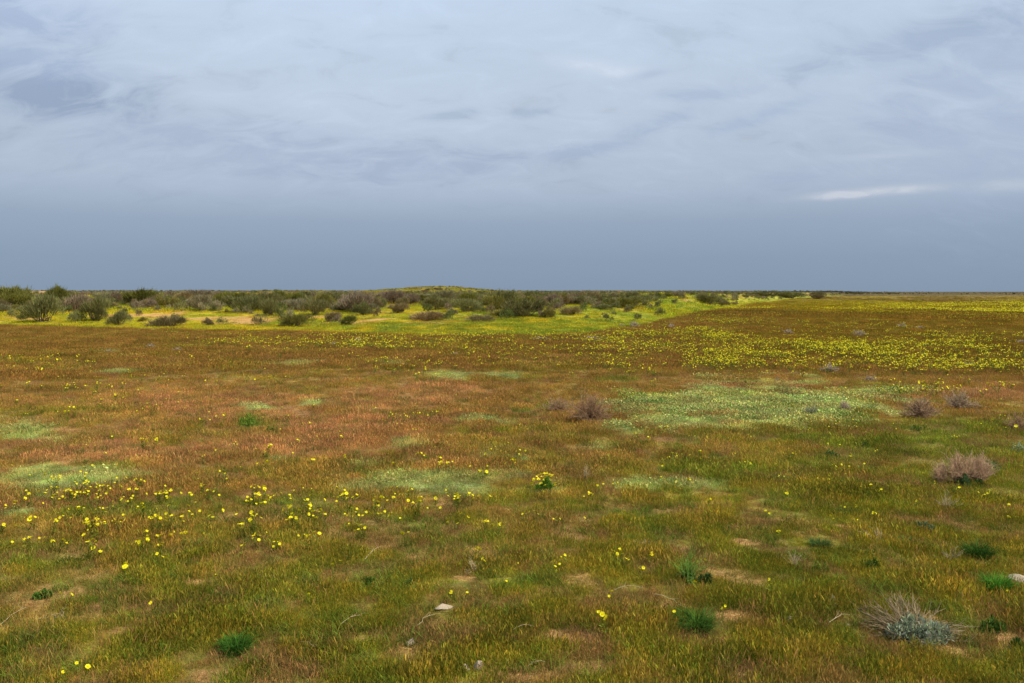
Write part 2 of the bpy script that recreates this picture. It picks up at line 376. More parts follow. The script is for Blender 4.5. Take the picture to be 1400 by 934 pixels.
def tuft(n, R, h0, h1, wd, lean=.5, seed_frac=.25, k=3):
    g = Geo(); a = rng.uniform(0, 2*np.pi, n); r = R*np.sqrt(rng.uniform(0, 1, n))
    root = np.c_[r*np.cos(a), r*np.sin(a), np.full(n, -.004)]
    h = rng.uniform(h0, h1, n); la = rng.uniform(0, 2*np.pi, n)
    ld = np.c_[np.cos(la), np.sin(la), np.zeros(n)]; ll = h*lean*rng.uniform(.1, 1.3, n)
    tt = np.linspace(0, 1, k)
    P = root[:, None]+ld[:, None]*(ll[:, None]*tt[None]**1.7)[:, :, None]+np.array([0, 0, 1.])[None, None]*(h[:, None]*(tt[None]-.25*lean*tt[None]**2))[:, :, None]
    W = wd*rng.uniform(.7, 1.3, n)[:, None]*np.interp(tt, [0, .5, 1], [1, .85, .12])[None]
    T = tints(n, .62, 1.42, .1)  # wide range of blade tones, putting lighting contrast into the grass colour
    q = rng.uniform(0, 1, n)
    T[q < .25] *= np.array([.80, 1.08, .8]); T[(q > .25) & (q < .38)] *= np.array([1.32, 1.26, 1.3])
    g.ribbons(P, W, T)
    m = int(n*seed_frac)
    if m:      # drying seed heads held a little above the blades
        a = rng.uniform(0, 2*np.pi, m); r = R*np.sqrt(rng.uniform(0, 1, m)); h = rng.uniform(.9, 1.35, m)*h1
        root = np.c_[r*np.cos(a), r*np.sin(a), np.zeros(m)]; ld = dirs(m, 0, 1); lx = h*rng.uniform(.1, .5, m)
        tt = np.array([0, .6, .85, 1.0])
        P = root[:, None]+ld[:, None]*(lx[:, None]*tt[None]**2)[:, :, None]+np.array([0, 0, 1.])[None, None]*(h[:, None]*tt[None])[:, :, None]
        W = wd*np.array([.35, .4, 1.5, .3])[None]*rng.uniform(.8, 1.3, m)[:, None]
        g.ribbons(P, W, tints(m, .8, 1.35, .1)*np.array([1.12, .92, .92]))
    return g.mesh('grass_tuft', M_GRASS)
def leaf_rosette(n, R, size):
    """ low cushion of small pale leaves """
    g = Geo(); a = rng.uniform(0, 2*np.pi, n); r = R*np.sqrt(rng.uniform(0, 1, n))
    root = np.c_[r*np.cos(a), r*np.sin(a), rng.uniform(.0, .035, n)]
    d = dirs(n, 0, 65); s = size*rng.uniform(.6, 1.3, n); tt = np.array([0, .35, .7, 1])
    P = root[:, None]+d[:, None]*(s[:, None]*tt[None])[:, :, None]; P[:, :, 2] += .006
    g.ribbons(P, s[:, None]*np.array([.12, .45, .5, .08])[None], tints(n, .65, 1.5, .1))
    return g.mesh('leaf_cushion', M_GRASS)
def head_geo(g, c, r, n=8, tilt=0.0):
    """ daisy-like head: petals round a low centre """
    k0 = len(g.V)
    for i in range(n):
        a = 2*math.pi*i/n+rng.uniform(-.1, .1); d = np.array([math.cos(a), math.sin(a), .18+rng.uniform(-.1, .2)])
        sd = np.array([-math.sin(a), math.cos(a), 0])
        P = np.array([[c, c+d*r*.55, c+d*r]]); g.ribbons(P, np.array([[.35, .75, .45]])*r, tints(1, .85, 1.1, .04), sd[None])
    # centre
    ang = np.linspace(0, 2*np.pi, 7)[:-1]
    ring = np.c_[np.cos(ang)*r*.34, np.sin(ang)*r*.34, np.full(6, r*.12)]+c; top = np.c_[np.cos(ang)*r*.14, np.sin(ang)*r*.14, np.full(6, r*.3)]+c
    V = np.r_[ring, top]; Q = np.array([[i, (i+1) % 6, 6+(i+1) % 6, 6+i] for i in range(6)]+[[6, 7, 8, 9], [6, 9, 10, 11]])
    g.add(V, Q, np.tile([[.95, .72, .8]], (12, 1)))
    if tilt:
        a, b = rng.uniform(-tilt, tilt, 2); Rx = np.array([[1, 0, 0], [0, math.cos(a), -math.sin(a)], [0, math.sin(a), math.cos(a)]]); Ry = np.array([[math.cos(b), 0, math.sin(b)], [0, 1, 0], [-math.sin(b), 0, math.cos(b)]])
        for q in range(k0, len(g.V)): g.V[q] = (g.V[q]-c)@(Rx@Ry).T+c
def stalk_geo(g, tops, leaves=5, w_=.0022):
    n = len(tops); tt = np.array([0, .4, .8, 1.0])
    root = rng.normal(0, .008, (n, 3)); root[:, 2] = -.005
    P = root[:, None]+(tops-root)[:, None]*np.c_[tt**1.4, tt**1.4, tt][None]
    g.tubes(P, np.full((n, 4), w_*.6), tints(n, .8, 1.2, .1))
    m = leaves*n
    i = rng.integers(0, n, m); q = rng.uniform(.05, .8, m)
    b = root[i]+(tops[i]-root[i])*np.c_[q**1.4, q**1.4, q]; d = dirs(m, 0, 60); L = rng.uniform(.02, .05, m)
    P = b[:, None]+d[:, None]*(L[:, None]*np.array([0, .5, 1])[None])[:, :, None]
    g.ribbons(P, L[:, None]*np.array([.12, .22, .03])[None], tints(m, .7, 1.3, .1))

def scatter(name, protos, pts, rot, scl, idx, col, label, cat, kind='stuff', tilt=None):
    """ ONE object of uncountable growth: every point carries one of the prototype meshes """
    pc = bpy.data.collections.new(name+'_sources')
    for i, me in enumerate(protos):
        o = bpy.data.objects.new('%s_source_%02d' % (name, i), me); pc.objects.link(o)
    n = len(pts); R = np.zeros((n, 3), np.float32); R[:, 2] = rot
    if tilt is not None: R[:, :2] = tilt
    me = mesh_pts(name, pts, [('rot', 'FLOAT_VECTOR', R), ('scl', 'FLOAT', scl.astype(np.float32)), ('idx', 'INT', idx.astype(np.int32)),
                              ('col', 'FLOAT_COLOR', np.c_[col, np.ones(n)].astype(np.float32))])
    o = bpy.data.objects.new(name, me); COL.objects.link(o)
    ng = bpy.data.node_groups.new(name+'_scatter', 'GeometryNodeTree')
    ng.interface.new_socket('Geometry', in_out='INPUT', socket_type='NodeSocketGeometry')
    ng.interface.new_socket('Geometry', in_out='OUTPUT', socket_type='NodeSocketGeometry')
    N = ng.nodes; L = ng.links
    gi = N.new('NodeGroupInput'); go = N.new('NodeGroupOutput'); ip = N.new('GeometryNodeInstanceOnPoints'); ci = N.new('GeometryNodeCollectionInfo')
    ci.inputs['Collection'].default_value = pc; ci.inputs['Separate Children'].default_value = True; ci.inputs['Reset Children'].default_value = True
    def at(nm, typ):
        a = N.new('GeometryNodeInputNamedAttribute'); a.data_type = typ; a.inputs['Name'].default_value = nm; return a.outputs['Attribute']
    L.new(gi.outputs[0], ip.inputs['Points']); L.new(ci.outputs[0], ip.inputs['Instance']); ip.inputs['Pick Instance'].default_value = True
    L.new(at('idx', 'INT'), ip.inputs['Instance Index'])
    er = N.new('FunctionNodeEulerToRotation'); L.new(at('rot', 'FLOAT_VECTOR'), er.inputs[0]); L.new(er.outputs[0], ip.inputs['Rotation'])
    L.new(at('scl', 'FLOAT'), ip.inputs['Scale']); L.new(ip.outputs[0], go.inputs[0])
    md = o.modifiers.new('scatter', 'NODES'); md.node_group = ng
    o['label'] = label; o['category'] = cat; o['kind'] = kind
    return o
def mesh_pts(name, pts, attrs):
    me = bpy.data.meshes.new(name); me.vertices.add(len(pts)); me.vertices.foreach_set('co', np.ascontiguousarray(pts, np.float32).ravel())
    for n_, typ, arr in attrs:
        a = me.attributes.new(n_, typ, 'POINT')
        a.data.foreach_set('color' if 'COLOR' in typ else ('vector' if 'VECTOR' in typ else 'value'), np.ascontiguousarray(arr).ravel())
    return me

# ------------------------------------------------------------------ ground sheet (polar sheet: fine near the viewer, reaching the horizon)
an = np.concatenate([np.linspace(-42, 42, 760), np.linspace(42, 318, 120)[1:-1]]); an = np.radians(an)
rd = np.concatenate([[.25, .6, 1.0], np.geomspace(1.5, 140, 560), np.geomspace(140, 9000, 220)[1:]])
RR, AA = np.meshgrid(rd, an, indexing='ij'); GX = (RR*np.sin(AA)).ravel(); GY = (RR*np.cos(AA)).ravel()
C, mk = plan(GX, GY)
V = np.c_[GX, GY, mk['z']]; V = np.r_[V, [[0, 0, 0]]]
nr, na = RR.shape; i = np.arange(nr-1)[:, None]*na; j = np.arange(na)[None]; j2 = (j+1) % na
Q = np.stack([i+j, i+na+j, i+na+j2, i+j2], -1).reshape(-1, 4)[:, ::-1]
me = mesh_np('ground', V, Q, None, True, [('plan', 'FLOAT_COLOR', np.c_[np.r_[C, C[:1]], np.ones(len(V))].astype(np.float32)), ('sand', 'FLOAT', np.r_[mk['sand'], 0].astype(np.float32))])
if me.polygons[0].normal.z < 0: me.flip_normals()
me.materials.append(ground_mat())
gnd = bpy.data.objects.new('ground', me); COL.objects.link(gnd)
gnd['kind'] = 'structure'; gnd['label'] = 'meadow soil with brown litter rising to sandy dunes at left'; gnd['category'] = 'ground'

# ------------------------------------------------------------------ grass
def field(n, d0, d1, half=39, power=2.0, inner=None):
    """ points whose density falls with distance so that the picture is evenly covered """
    q = rng.uniform(0, 1, n)
    if power == 2.0: r = d0*(d1/d0)**q
    else: e = 2-power; r = (d0**e+(d1**e-d0**e)*q)**(1/e)
    a = np.radians(rng.uniform(-half, half, n))
    if inner: a = np.radians(rng.uniform(inner, half, n)*rng.choice([-1, 1], n))
    return r*np.sin(a), r*np.cos(a), r
protos = [tuft(50, .055, .012, .040, .0023, .9, q_) for q_ in (.05, .1, .2, .35)] \
       + [tuft(64, .10, .012, .042, .0030, .8, q_) for q_ in (.05, .15, .3, .4)] \
       + [tuft(96, .24, .02, .055, .0052, .7, .3) for _ in range(3)] \
       + [tuft(70, .60, .04, .10, .016, .6, .3) for _ in range(3)] \
       + [] + [leaf_rosette(30, .10, .024) for _ in range(3)] + [leaf_rosette(90, .22, .027) for _ in range(2)] \
       + [tuft(8, .04, .035, .075, .0020, .6, .6, 4) for _ in range(3)] + [tuft(60, .05, .03, .075, .0028, .9, 0, 4) for _ in range(2)] + [tuft(26, .07, .004, .012, .0024, 6.0, 0) for _ in range(2)]
def grass(n, d0, d1, first, cnt, power=2.0, half=39, inner=None, szj=(.7, 1.35)):
    x, y, r = field(n, d0, d1, half, power, inner); C, m = plan(x, y)
    keep = rng.uniform(0, 1, n) > m['sand']*.70*np.where(m['dune'] > .5, 1.3, 1)
    idx = first+rng.integers(0, cnt, n)
    mt = m['mat'] > rng.uniform(.15, .7, n)
    s = rng.uniform(*szj, n)*np.clip(.25+1.5*fbm(x, y, .35, 211, 3), .4, 1.6)*(1-.3*m['mat'])*(1-.35*m['sand'])
    C = C*rng.uniform(.7, 1.35, (n, 1))*(1+rng.uniform(-.10, .10, (n, 3)))
    q = ss(.50, .62, fbm(x, y, .20, 701, 3))*(1-m['dune'])*(1-m['mat'])*(r < 22); q2 = q[:, None]*.6; C = C*(1-q2)+A(142,104,72)[None]*1.2*q2; s = s*(1-.35*q); keep &= rng.uniform(0, 1, n) > q*.35*(r < 9)
    k = (m['sand']*.75)[:, None]; C = C*(1-k)+np.where((m['dune'] > .5)[:, None], A(184,124,66)[None], A(150,112,80)[None])*k
    j = rng.uniform(0, 1, n); C[j < .2] *= np.array([.60, .88, .6]); C[(j > .2) & (j < .25)] *= np.array([1.35, 1.3, 1.5])
    return x, y, m['z'], s, idx, C, keep, mt, r, m
parts = []; EXC = []
for args in [(52000, 2.4, 7.5, 0, 4, 1.2), (52000, 7.0, 19, 4, 4, 1.6), (60000, 18, 60, 8, 3, 2.0), (42000, 55, 420, 11, 3, 2.6),
             # the same sward to the sides of the view and at the viewer's feet
             (9000, .15, 2.5, 0, 4, .6, 179), (42000, 2.4, 9, 4, 4, 1.0, 110, 39), (30000, 9, 40, 8, 3, 1.7, 75, 39), (8000, 40, 300, 11, 3, 2.4, 60, 39)]:
    x, y, z, s, idx, C, keep, mt, r, m = grass(*args)
    big = (m['u'] > 830) & (m['v'] < 600); leaf = mt & (rng.uniform(0, 1, len(x)) < np.where(big, .5, .04)) & (r < 40); idx[leaf] = np.where(r[leaf] < 11, 14+rng.integers(0, 3, leaf.sum()), 17+rng.integers(0, 2, leaf.sum()))
    # the big patch is leafy; elsewhere the mats are fine and low
    s = np.where(leaf, s*1.1, s)
    C[leaf] *= rng.uniform(.7, 1.2, (leaf.sum(), 1))
    parts.append([a[keep] for a in (x, y, z, s, idx, C)])
def extra(n, d0, d1, first, cnt, col, sc, seed, lo, hi, pw=1.3, vary=.25):
    x, y, r = field(n, d0, d1, power=pw); C_, m = plan(x, y)
    kp = rng.uniform(0, 1, n) < ss(lo, hi, fbm(x, y, sc, seed, 3))*.9+.06; kp &= m['mat'] < .4
    c = np.array(col)[None]*.7*rng.uniform(1-vary, 1+vary, (n, 1))*(1+rng.uniform(-.06, .06, (n, 3)))+C_*.3
    s_ = rng.uniform(.6, 1.3, n); k = kp & (m['dune'] < .5)
    parts.append([a[k] for a in (x, y, m['z'], s_, first+rng.integers(0, cnt, n), c)])
extra(7000, 2.4, 16, 19, 3, A(150,122,72), .9, 601, .46, .62)                # drying stalks standing above the sward
extra(5200, 2.4, 14, 22, 2, A(88,104,36), .7, 611, .48, .62)                 # fresh green bunches
extra(2200, 2.4, 14, 22, 2, A(62,80,34), 1.6, 621, .50, .60)
extra(15000, 2.4, 11, 24, 2, A(172,146,104), .5, 631, .44, .60)               # straw litter lying flat
x, y, z, s, idx, C = [np.concatenate(a) for a in zip(*parts)]
GR = (x, y, z, s, idx, C)

# ------------------------------------------------------------------ yellow flowers
YG = np.array(lin(98, 112, 44))
def flower_clump(nh, R, hh, r):
    g = Geo(); tops = np.c_[rng.normal(0, R, nh), rng.normal(0, R, nh), rng.uniform(.6, 1, nh)*hh]
    for c in tops: head_geo(g, c, r*rng.uniform(.8, 1.15), 6, .9)
    me = g.mesh('flower_heads', M_YEL)
    g2 = Geo(); stalk_geo(g2, tops, 4, .003); m2 = g2.mesh('x', M_GRASS)
    # join the two into one prototype
    V1 = np.concatenate(g.V); V2 = np.concatenate(g2.V)
    mm = mesh_np('flower_clump', np.r_[V1, V2], np.r_[np.concatenate(g.Q), np.concatenate(g2.Q)+len(V1)], np.r_[np.concatenate(g.T), np.concatenate(g2.T)])
    mm.materials.append(M_YEL); mm.materials.append(M_GRASS)
    mi = np.r_[np.zeros(sum(map(len, g.Q)), np.int32), np.ones(sum(map(len, g2.Q)), np.int32)]; mm.polygons.foreach_set('material_index', mi)
    bpy.data.meshes.remove(me); bpy.data.meshes.remove(m2); return mm
fprotos = [flower_clump(k, .05, .14, .0105) for k in (1, 2, 3, 5)]+[flower_clump(k, .14, .15, .0135) for k in (4, 7)]+[flower_clump(16, .35, .2, .032) for _ in range(2)]
FLOWER_Z = [  # u, v, half width, half height, how many clumps
 (620,461,270,3,260), (470,475,110,10,150), (760,485,130,10,230), (600,472,140,8,160), (900,470,170,12,420), (1080,490,140,18,620), (1150,480,240,22,900),
 (1300,500,110,14,420), (1250,470,150,20,520), (1330,505,80,8,260), (980,495,60,10,150), (860,500,60,14,90), (880,458,80,8,170), (960,455,40,4,120), (975,461,28,4,100),
 (1000,441,70,4,200), (1180,429,130,2.5,500), (1350,433,90,4,500), (1270,417,120,4,420), (1380,415,60,3.5,400), (1380,426,80,4,350), (1220,423,100,3,200), (1150,450,160,12,200),
 (950,433,60,3,160), (960,422,90,3,200), (800,440,50,4,60),
 (60,500,60,12,45), (250,515,150,22,60), (60,545,80,16,26), (200,560,150,14,26), (330,470,60,8,70), (1290,540,110,10,70), (1370,600,60,30,22),
 (550,500,120,12,50), (420,640,240,40,46), (230,705,190,30,70), (440,705,160,22,60), (110,690,110,26,40), (600,700,120,18,26), (960,640,160,30,40), (660,640,60,18,30), (1100,610,200,30,30), (500,560,300,50,40), (300,600,200,30,30), (560,575,40,8,20),
 (1150,580,180,30,20), (80,610,90,30,14), (1200,680,180,40,20), (120,530,60,10,18)]
fx = []; 
for (cu, cv, hu, hv, n) in FLOWER_Z:
    k = 0
    n = int(n*1.25) if cv > 436 and cv < 512 and cu > 400 else (int(n*.85) if cv < 436 else n)
    uu = cu+hu*rng.normal(0, .55, n); vv = cv+hv*rng.normal(0, .6, n)
    uu = uu+rng.normal(0, 2, n)
    for a, b in zip(uu, vv):
        b = max(b, 401.5)
        y = H*F/((b-HOR)*1.0); x = (a-700)/F*y; fx.append((x, y))
fx = np.array(fx)
EDGE_KEEP = (dune_t(fx[:, 0], fx[:, 1]) < 3) | (rng.uniform(0, 1, len(fx)) < .25); fx = fx[EDGE_KEEP]
# gather them into drifts
dr = fbm(fx[:, 0]/1.6, fx[:, 1]/1.6, 1.0, 301, 3); rr = np.hypot(fx[:, 0], fx[:, 1])
far_sw = fbm(fx[:, 0], fx[:, 1], 9, 311, 3)
kp = rng.uniform(0, 1, len(fx)) < np.clip(ss(.36, .62, dr)*.75+.22, 0, 1); fx = fx[kp]; rr = rr[kp]
# daisies sprinkled over the green dune foot
x, y, r = field(2600, 32, 140, 36); kd = dune_t(x, y); q = (kd > .5) & (kd < 45) & (rng.uniform(0, 1, len(x)) < ss(.42, .62, fbm(x, y, 5, 321, 3))+.06)
fx = np.r_[fx, np.c_[x[q], y[q]]]; rr = np.hypot(fx[:, 0], fx[:, 1])
zz = terrain(fx[:, 0], fx[:, 1])

# individually built flowering plants (nearest ones)
FL = [(15,750),(12,724),(60,718),(85,728),(43,748),(55,750),(93,748),(110,746),(110,722),(120,710),(127,705),(138,725),(153,725),(145,735),(136,760),
(145,757),(140,745),(206,755),(212,750),(219,755),(228,756),(228,740),(237,736),(224,724),(230,722),(247,727),(247,715),(256,721),(262,745),(208,738),(228,772),
(237,771),(186,786),(301,801),(293,722),(285,744),(320,712),(341,756),(346,730),(102,830),(221,838),(2,852),(100,930),(124,930),(210,706),(268,703),(355,722),
(360,727),(363,738),(358,744),(380,752),(385,748),(424,748),(433,748),(402,708),(408,720),(415,722),(425,710),(432,705),(440,712),(447,714),(435,724),(430,717),
(497,721),(502,735),(495,732),(522,709),(531,711),(540,715),(555,716),(575,704),(559,742),(636,717),(665,722),(673,728),(682,732),(424,819),(441,823),(458,783),
(652,760),(665,775),(683,809),(632,830),(625,695),(600,702),(705,777),(717,716),(730,716),(757,722),(768,777),(760,783),(753,795),(805,715),(858,705),(840,771),
(848,772),(856,773),(870,788),(833,827),(825,864),(915,842),(983,842),(952,781),(986,724),(1043,711),(886,768),(945,811),(1162,701),(1188,708),(1170,718),(1055,733),
(1128,722),(1367,702),(1368,713),(1368,821),(1048,813),(783,686),(795,686),(808,687),(820,673),(843,688),(840,670),(902,664),(935,661),(965,695),(986,686),(1027,640),
(893,625),(950,626),(1190,624),(1155,628),(1138,645),(1173,670),(1088,675),(1065,681),(1388,647),(1380,618),(1378,590),(85,665),(88,670),(82,682),(88,688),(60,688),
(38,693),(110,682),(121,681),(105,697),(150,673),(160,675),(183,675),(195,681),(205,667),(230,685),(238,682),(243,687),(285,672),(293,682),(268,689),(347,690),
(353,684),(360,690),(368,686),(376,690),(384,684),(362,694),(175,547),(182,547),(215,553),(290,580),(304,579),(315,581),(300,622),(225,607),(208,611),(167,604),(142,617),
(122,621),(372,624),(403,626),(433,634),(370,646),(425,696),(437,692),(455,698),(475,699),(482,695),(515,699),(521,693),(610,638),(640,648),(605,632),(580,632),(556,690),
(560,679),(575,696),(597,690),(615,691),(627,688),(636,694),(646,690),(665,695),(480,632),(20,530),(110,571),(118,568),(60,528),(1000,500),(1015,531),(890,527),
(1130,500),(1090,505),(1180,497),(1210,505),(1230,500),(1250,515),(1275,512),(1300,510),(1350,512),(1380,508),(1060,500),(985,495),(945,492),(1040,490),(1110,492),
(770,494),(825,499),(780,515),(1330,640),(1280,655),(545,640),(745,610),(660,650),(700,640)]
def ordinal(n): return ('nearest' if n == 0 else ['second','third','fourth','fifth','sixth','seventh','eighth','ninth','tenth','eleventh','twelfth','thirteenth','fourteenth','fifteenth','sixteenth','seventeenth',
       'eighteenth','nineteenth','twentieth','twenty-first','twenty-second','twenty-third','twenty-fourth','twenty-fifth','twenty-sixth','twenty-seventh'][n-1]+' nearest') if n < 27 else None
head_me = []
for i in range(3):
    g = Geo(); head_geo(g, np.zeros(3), .0108*(1+.15*i), 8+i); head_me.append(g.mesh('flower_head', M_YEL))
plants = []
for i in range(14):
    nh = [1, 2, 3, 4, 5, 6, 3, 2, 4, 5, 7, 1, 2, 3][i]; hh = rng.uniform(.10, .16)
    tops = np.c_[rng.normal(0, .028, nh), rng.normal(0, .028, nh), rng.uniform(.7, 1, nh)*hh]
    g = Geo(); stalk_geo(g, tops, 6); plants.append((g.mesh('leafy_stems', M_LEAF), tops))
def link(name, me, parent=None, loc=(0, 0, 0), rz=0, sc=1, color=None):
    if color is not None and color[1] > color[0]: color = np.array(color)*np.array([1.18, 1.0, .72])
    o = bpy.data.objects.new(name, me); COL.objects.link(o); o.location = loc; o.rotation_euler = (0, 0, rz)
    o.scale = (sc, sc, sc) if not hasattr(sc, '__len__') else sc
    if parent: o.parent = parent
    if color is not None: o.color = (color[0], color[1], color[2], 1)
    return o
def empty(name, loc, label, cat, group=None, rz=0, sc=1):
    o = link(name, None, None, loc, rz, sc); o.empty_display_size = .1
    o['label'] = label; o['category'] = cat
    if group: o['group'] = group
    return o
def flower_plant(u, v, label, shape=None, sc=1.0):
    me, tops = plants[shape if shape is not None else rng.integers(0, 14)]
    x, y, z = ground_at(u, v)
    # the heads, not the roots, show at (u, v): step the root towards the viewer
    t_ = empty('yellow_wildflower', (x, y-.12*sc*y/ H*.35, z), label, 'flower', 'yellow wildflowers in the meadow', rng.uniform(0, 6.28), sc)
    link('leafy_stems', me, t_, color=YG*rng.uniform(.8, 1.2))
    for c in tops:
        h = link('flower_head', head_me[rng.integers(0, 3)], t_, tuple(c)); h.rotation_euler = (rng.uniform(-.95, .95), rng.uniform(-.95, .95), rng.uniform(0, 6)); q_ = rng.uniform(.55, 1.2); h.scale = (q_, q_, q_*rng.uniform(.8, 2.2))
    return t_

LAND = [(1245,860,'silvery sage bush'), (1315,645,'pinkish dry bush with the dark green heart'), (322,880,'dark green grass tuft at lower left'),
        (1362,795,'bright green grass tuft at the right edge'), (1335,748,'dark green grass tuft above the sage bush'), (745,660,'bushy plant covered in yellow flowers'),
        (650,772,'fan of pale dry twigs'), (803,562,'larger purplish dead bush left of the pale green patch'), (943,780,'tall feathery green plant'),
        (390,713,'bare orange sand spot'), (650,915,'two pale stones at the bottom edge'), (562,880,'pale stone in the lower middle'), (950,848,'wide green clump in the lower right middle'),
        (1080,847,'pale stone left of the sage bush'), (800,645,'pale straw tuft in the middle'), (1257,560,'rounded dead bush right of the pale green patch'),
        (345,575,'leafy green patch left of centre'), (60,655,'pale mat at the left edge'), (620,661,'long pale mat in the middle'), (1124,737,'low blue green tuft'),
        (600,514,'small pale mat in the upper middle'), (165,508,'small pale mat at upper left'), (1190,518,'small grey shrub above the pale green patch'),
        (1040,560,'large pale green patch'), (560,720,'dark green sward in the middle'), (230,740,'thick yellow drift at lower left'), (130,715,'loose yellow drift at far left'),
        (365,688,'dense yellow row at left'), (1135,505,'grey shrub amid the yellow band at right')]
cnt = {}
order = sorted(FL, key=lambda p: min((p[0]-a)**2+4*(p[1]-b)**2 for a, b, _ in LAND))
for p in order:
    d, nm = min(((p[0]-a)**2+4*(p[1]-b)**2, c) for a, b, c in LAND); k = cnt.get(nm, 0); cnt[nm] = k+1
    od = ordinal(k)
    lb = ('yellow wildflower %s to the %s' % (od, nm)) if od else ('small yellow wildflower farther around the %s' % nm)
    s_ = 1.0 if p[1] > 600 else 1.25
    flower_plant(p[0], p[1], lb, sc=s_*rng.uniform(.75, 1.1)*(.85 if p[0] > 700 and p[1] > 600 else 1), shape=(int(rng.choice([0, 11, 1, 12, 2, 6])) if p[0] > 700 or p[1] > 770 else None))
far = rr > 4.6
fx = fx[far]; rr = rr[far]; zz = zz[far]
idx = np.where(rr < 14, rng.integers(0, 3, len(fx)), np.where(rr < 22, rng.integers(1, 5, len(fx)), np.where(rr < 75, rng.integers(3, 6, len(fx)), rng.integers(6, 8, len(fx)))))
scatter('yellow_flower_carpet', fprotos, np.c_[fx, zz], rng.uniform(0, 6.28, len(fx)), rng.uniform(.75, 1.3, len(fx))*np.where(rr < 14, .8, 1.0), idx, YG[None]*rng.uniform(.8, 1.2, (len(fx), 1)),
        'countless small yellow flowers scattered in drifts over the far meadow', 'flowers')

# ------------------------------------------------------------------ shrubs of the dunes
def shrub_meshes(lobes, twigs, upright, fine=1.0, flat=1.0):
    """ unit shrub: height 1, radius ~.75; a fan of stems carrying lobes of fine twigs """
    cs = []
    for i in range(lobes):
        a = 2*math.pi*i/lobes*1.0+rng.uniform(-.5, .5); r = rng.uniform(.1, .52); cs.append((r*math.cos(a), r*math.sin(a), rng.uniform(.16, .68)*flat))
    cs.append((rng.uniform(-.15, .15), rng.uniform(-.15, .15), .62*flat)); cs = np.array(cs)
    g = Geo()
    for c in cs:
        R = rng.uniform(.17, .38); n = twigs
        p = c+dirs(n, -35, 90)*(R*rng.uniform(.25, 1, n)**.5)[:, None]*np.array([1, 1, .9]); p[:, 2] = np.maximum(p[:, 2], .03)
        d = p-np.array([0, 0, -.25]); d /= np.linalg.norm(d, axis=1)[:, None]; d = d+np.array([0, 0, upright])+rng.normal(0, .28, (n, 3)); d /= np.linalg.norm(d, axis=1)[:, None]
        L = rng.uniform(.06, .2, n)*np.where(rng.uniform(0, 1, n) < .12, 1.9, 1)
        P = p[:, None]+d[:, None]*(L[:, None]*np.array([0, .5, 1])[None])[:, :, None]
        g.ribbons(P, (.014*fine)*rng.uniform(.6, 1.4, n)[:, None]*np.array([1, .9, .3])[None], tints(n, .6, 1.5, .1)*np.array([[1, 1, .95]]))
    crown = g.mesh('foliage', M_LEAF)
    g = Geo(); n = 26
    tip = cs[rng.integers(0, len(cs), n)]+rng.normal(0, .12, (n, 3)); tip[:, 2] = np.maximum(tip[:, 2], .2); root = rng.normal(0, .05, (n, 3)); root[:, 2] = -.06
    tt = np.array([0, .3, .65, 1]); P = root[:, None]+(tip-root)[:, None]*np.c_[tt**.8, tt**.8, tt][None]+rng.normal(0, .02, (n, 4, 3))*np.array([0, 1, 1, 1])[None, :, None]
    g.tubes(P, np.array([.016, .012, .008, .003])[None]*np.ones((n, 1)), tints(n, .7, 1.2, .08))
    return crown, g.mesh('stems', M_TWIG)
UP = [shrub_meshes(8, 520, .8) for _ in range(3)]; RND = [shrub_meshes(9, 460, .25) for _ in range(3)]; FLAT = [shrub_meshes(10, 380, .3, 1, .55) for _ in range(2)]
KIND = {'up': UP, 'round': RND, 'flat': FLAT}
COLS = {'olive': A(120,118,72), 'green': A(102,108,58), 'grey': A(138,128,96), 'brown': A(134,118,80), 'purple': A(136,118,96)}
NAMES = {'olive': 'olive green', 'green': 'dark green', 'grey': 'grey', 'brown': 'grey brown', 'purple': 'purplish grey'}
SHAPE = {'up': 'broom-like', 'round': 'rounded', 'flat': 'low spreading'}
def shrub(x, y, z, wm, hm, col, kind, label, group):
    c, s_ = KIND[kind][rng.integers(0, len(KIND[kind]))]
    t_ = empty('shrub', (x, y, z-.03), label, 'shrub', group, rng.uniform(0, 6.28))
    sx = wm/1.3; sz = hm/(.92 if kind != 'flat' else .75)
    cc_ = COLS[col]*rng.uniform(.82, 1.18)*(1+rng.uniform(-.05, .05, 3))
    link('foliage', c, t_, sc=(sx, sx*rng.uniform(.8, 1.1), sz), color=cc_); link('stems', s_, t_, sc=(sx, sx, sz), color=A(100,86,72))
    return t_
ORD = ['leftmost','second','third','fourth','fifth','sixth','seventh','eighth','ninth','tenth','eleventh','twelfth','thirteenth','fourteenth','fifteenth','sixteenth','seventeenth',
       'eighteenth','nineteenth','twentieth','twenty-first','twenty-second','twenty-third','twenty-fourth','twenty-fifth','twenty-sixth','twenty-seventh','twenty-eighth','twenty-ninth','thirtieth']
def od_(k): return 'first' if k == 0 else ORD[k] if k < 30 else 'number %d' % (k+1)
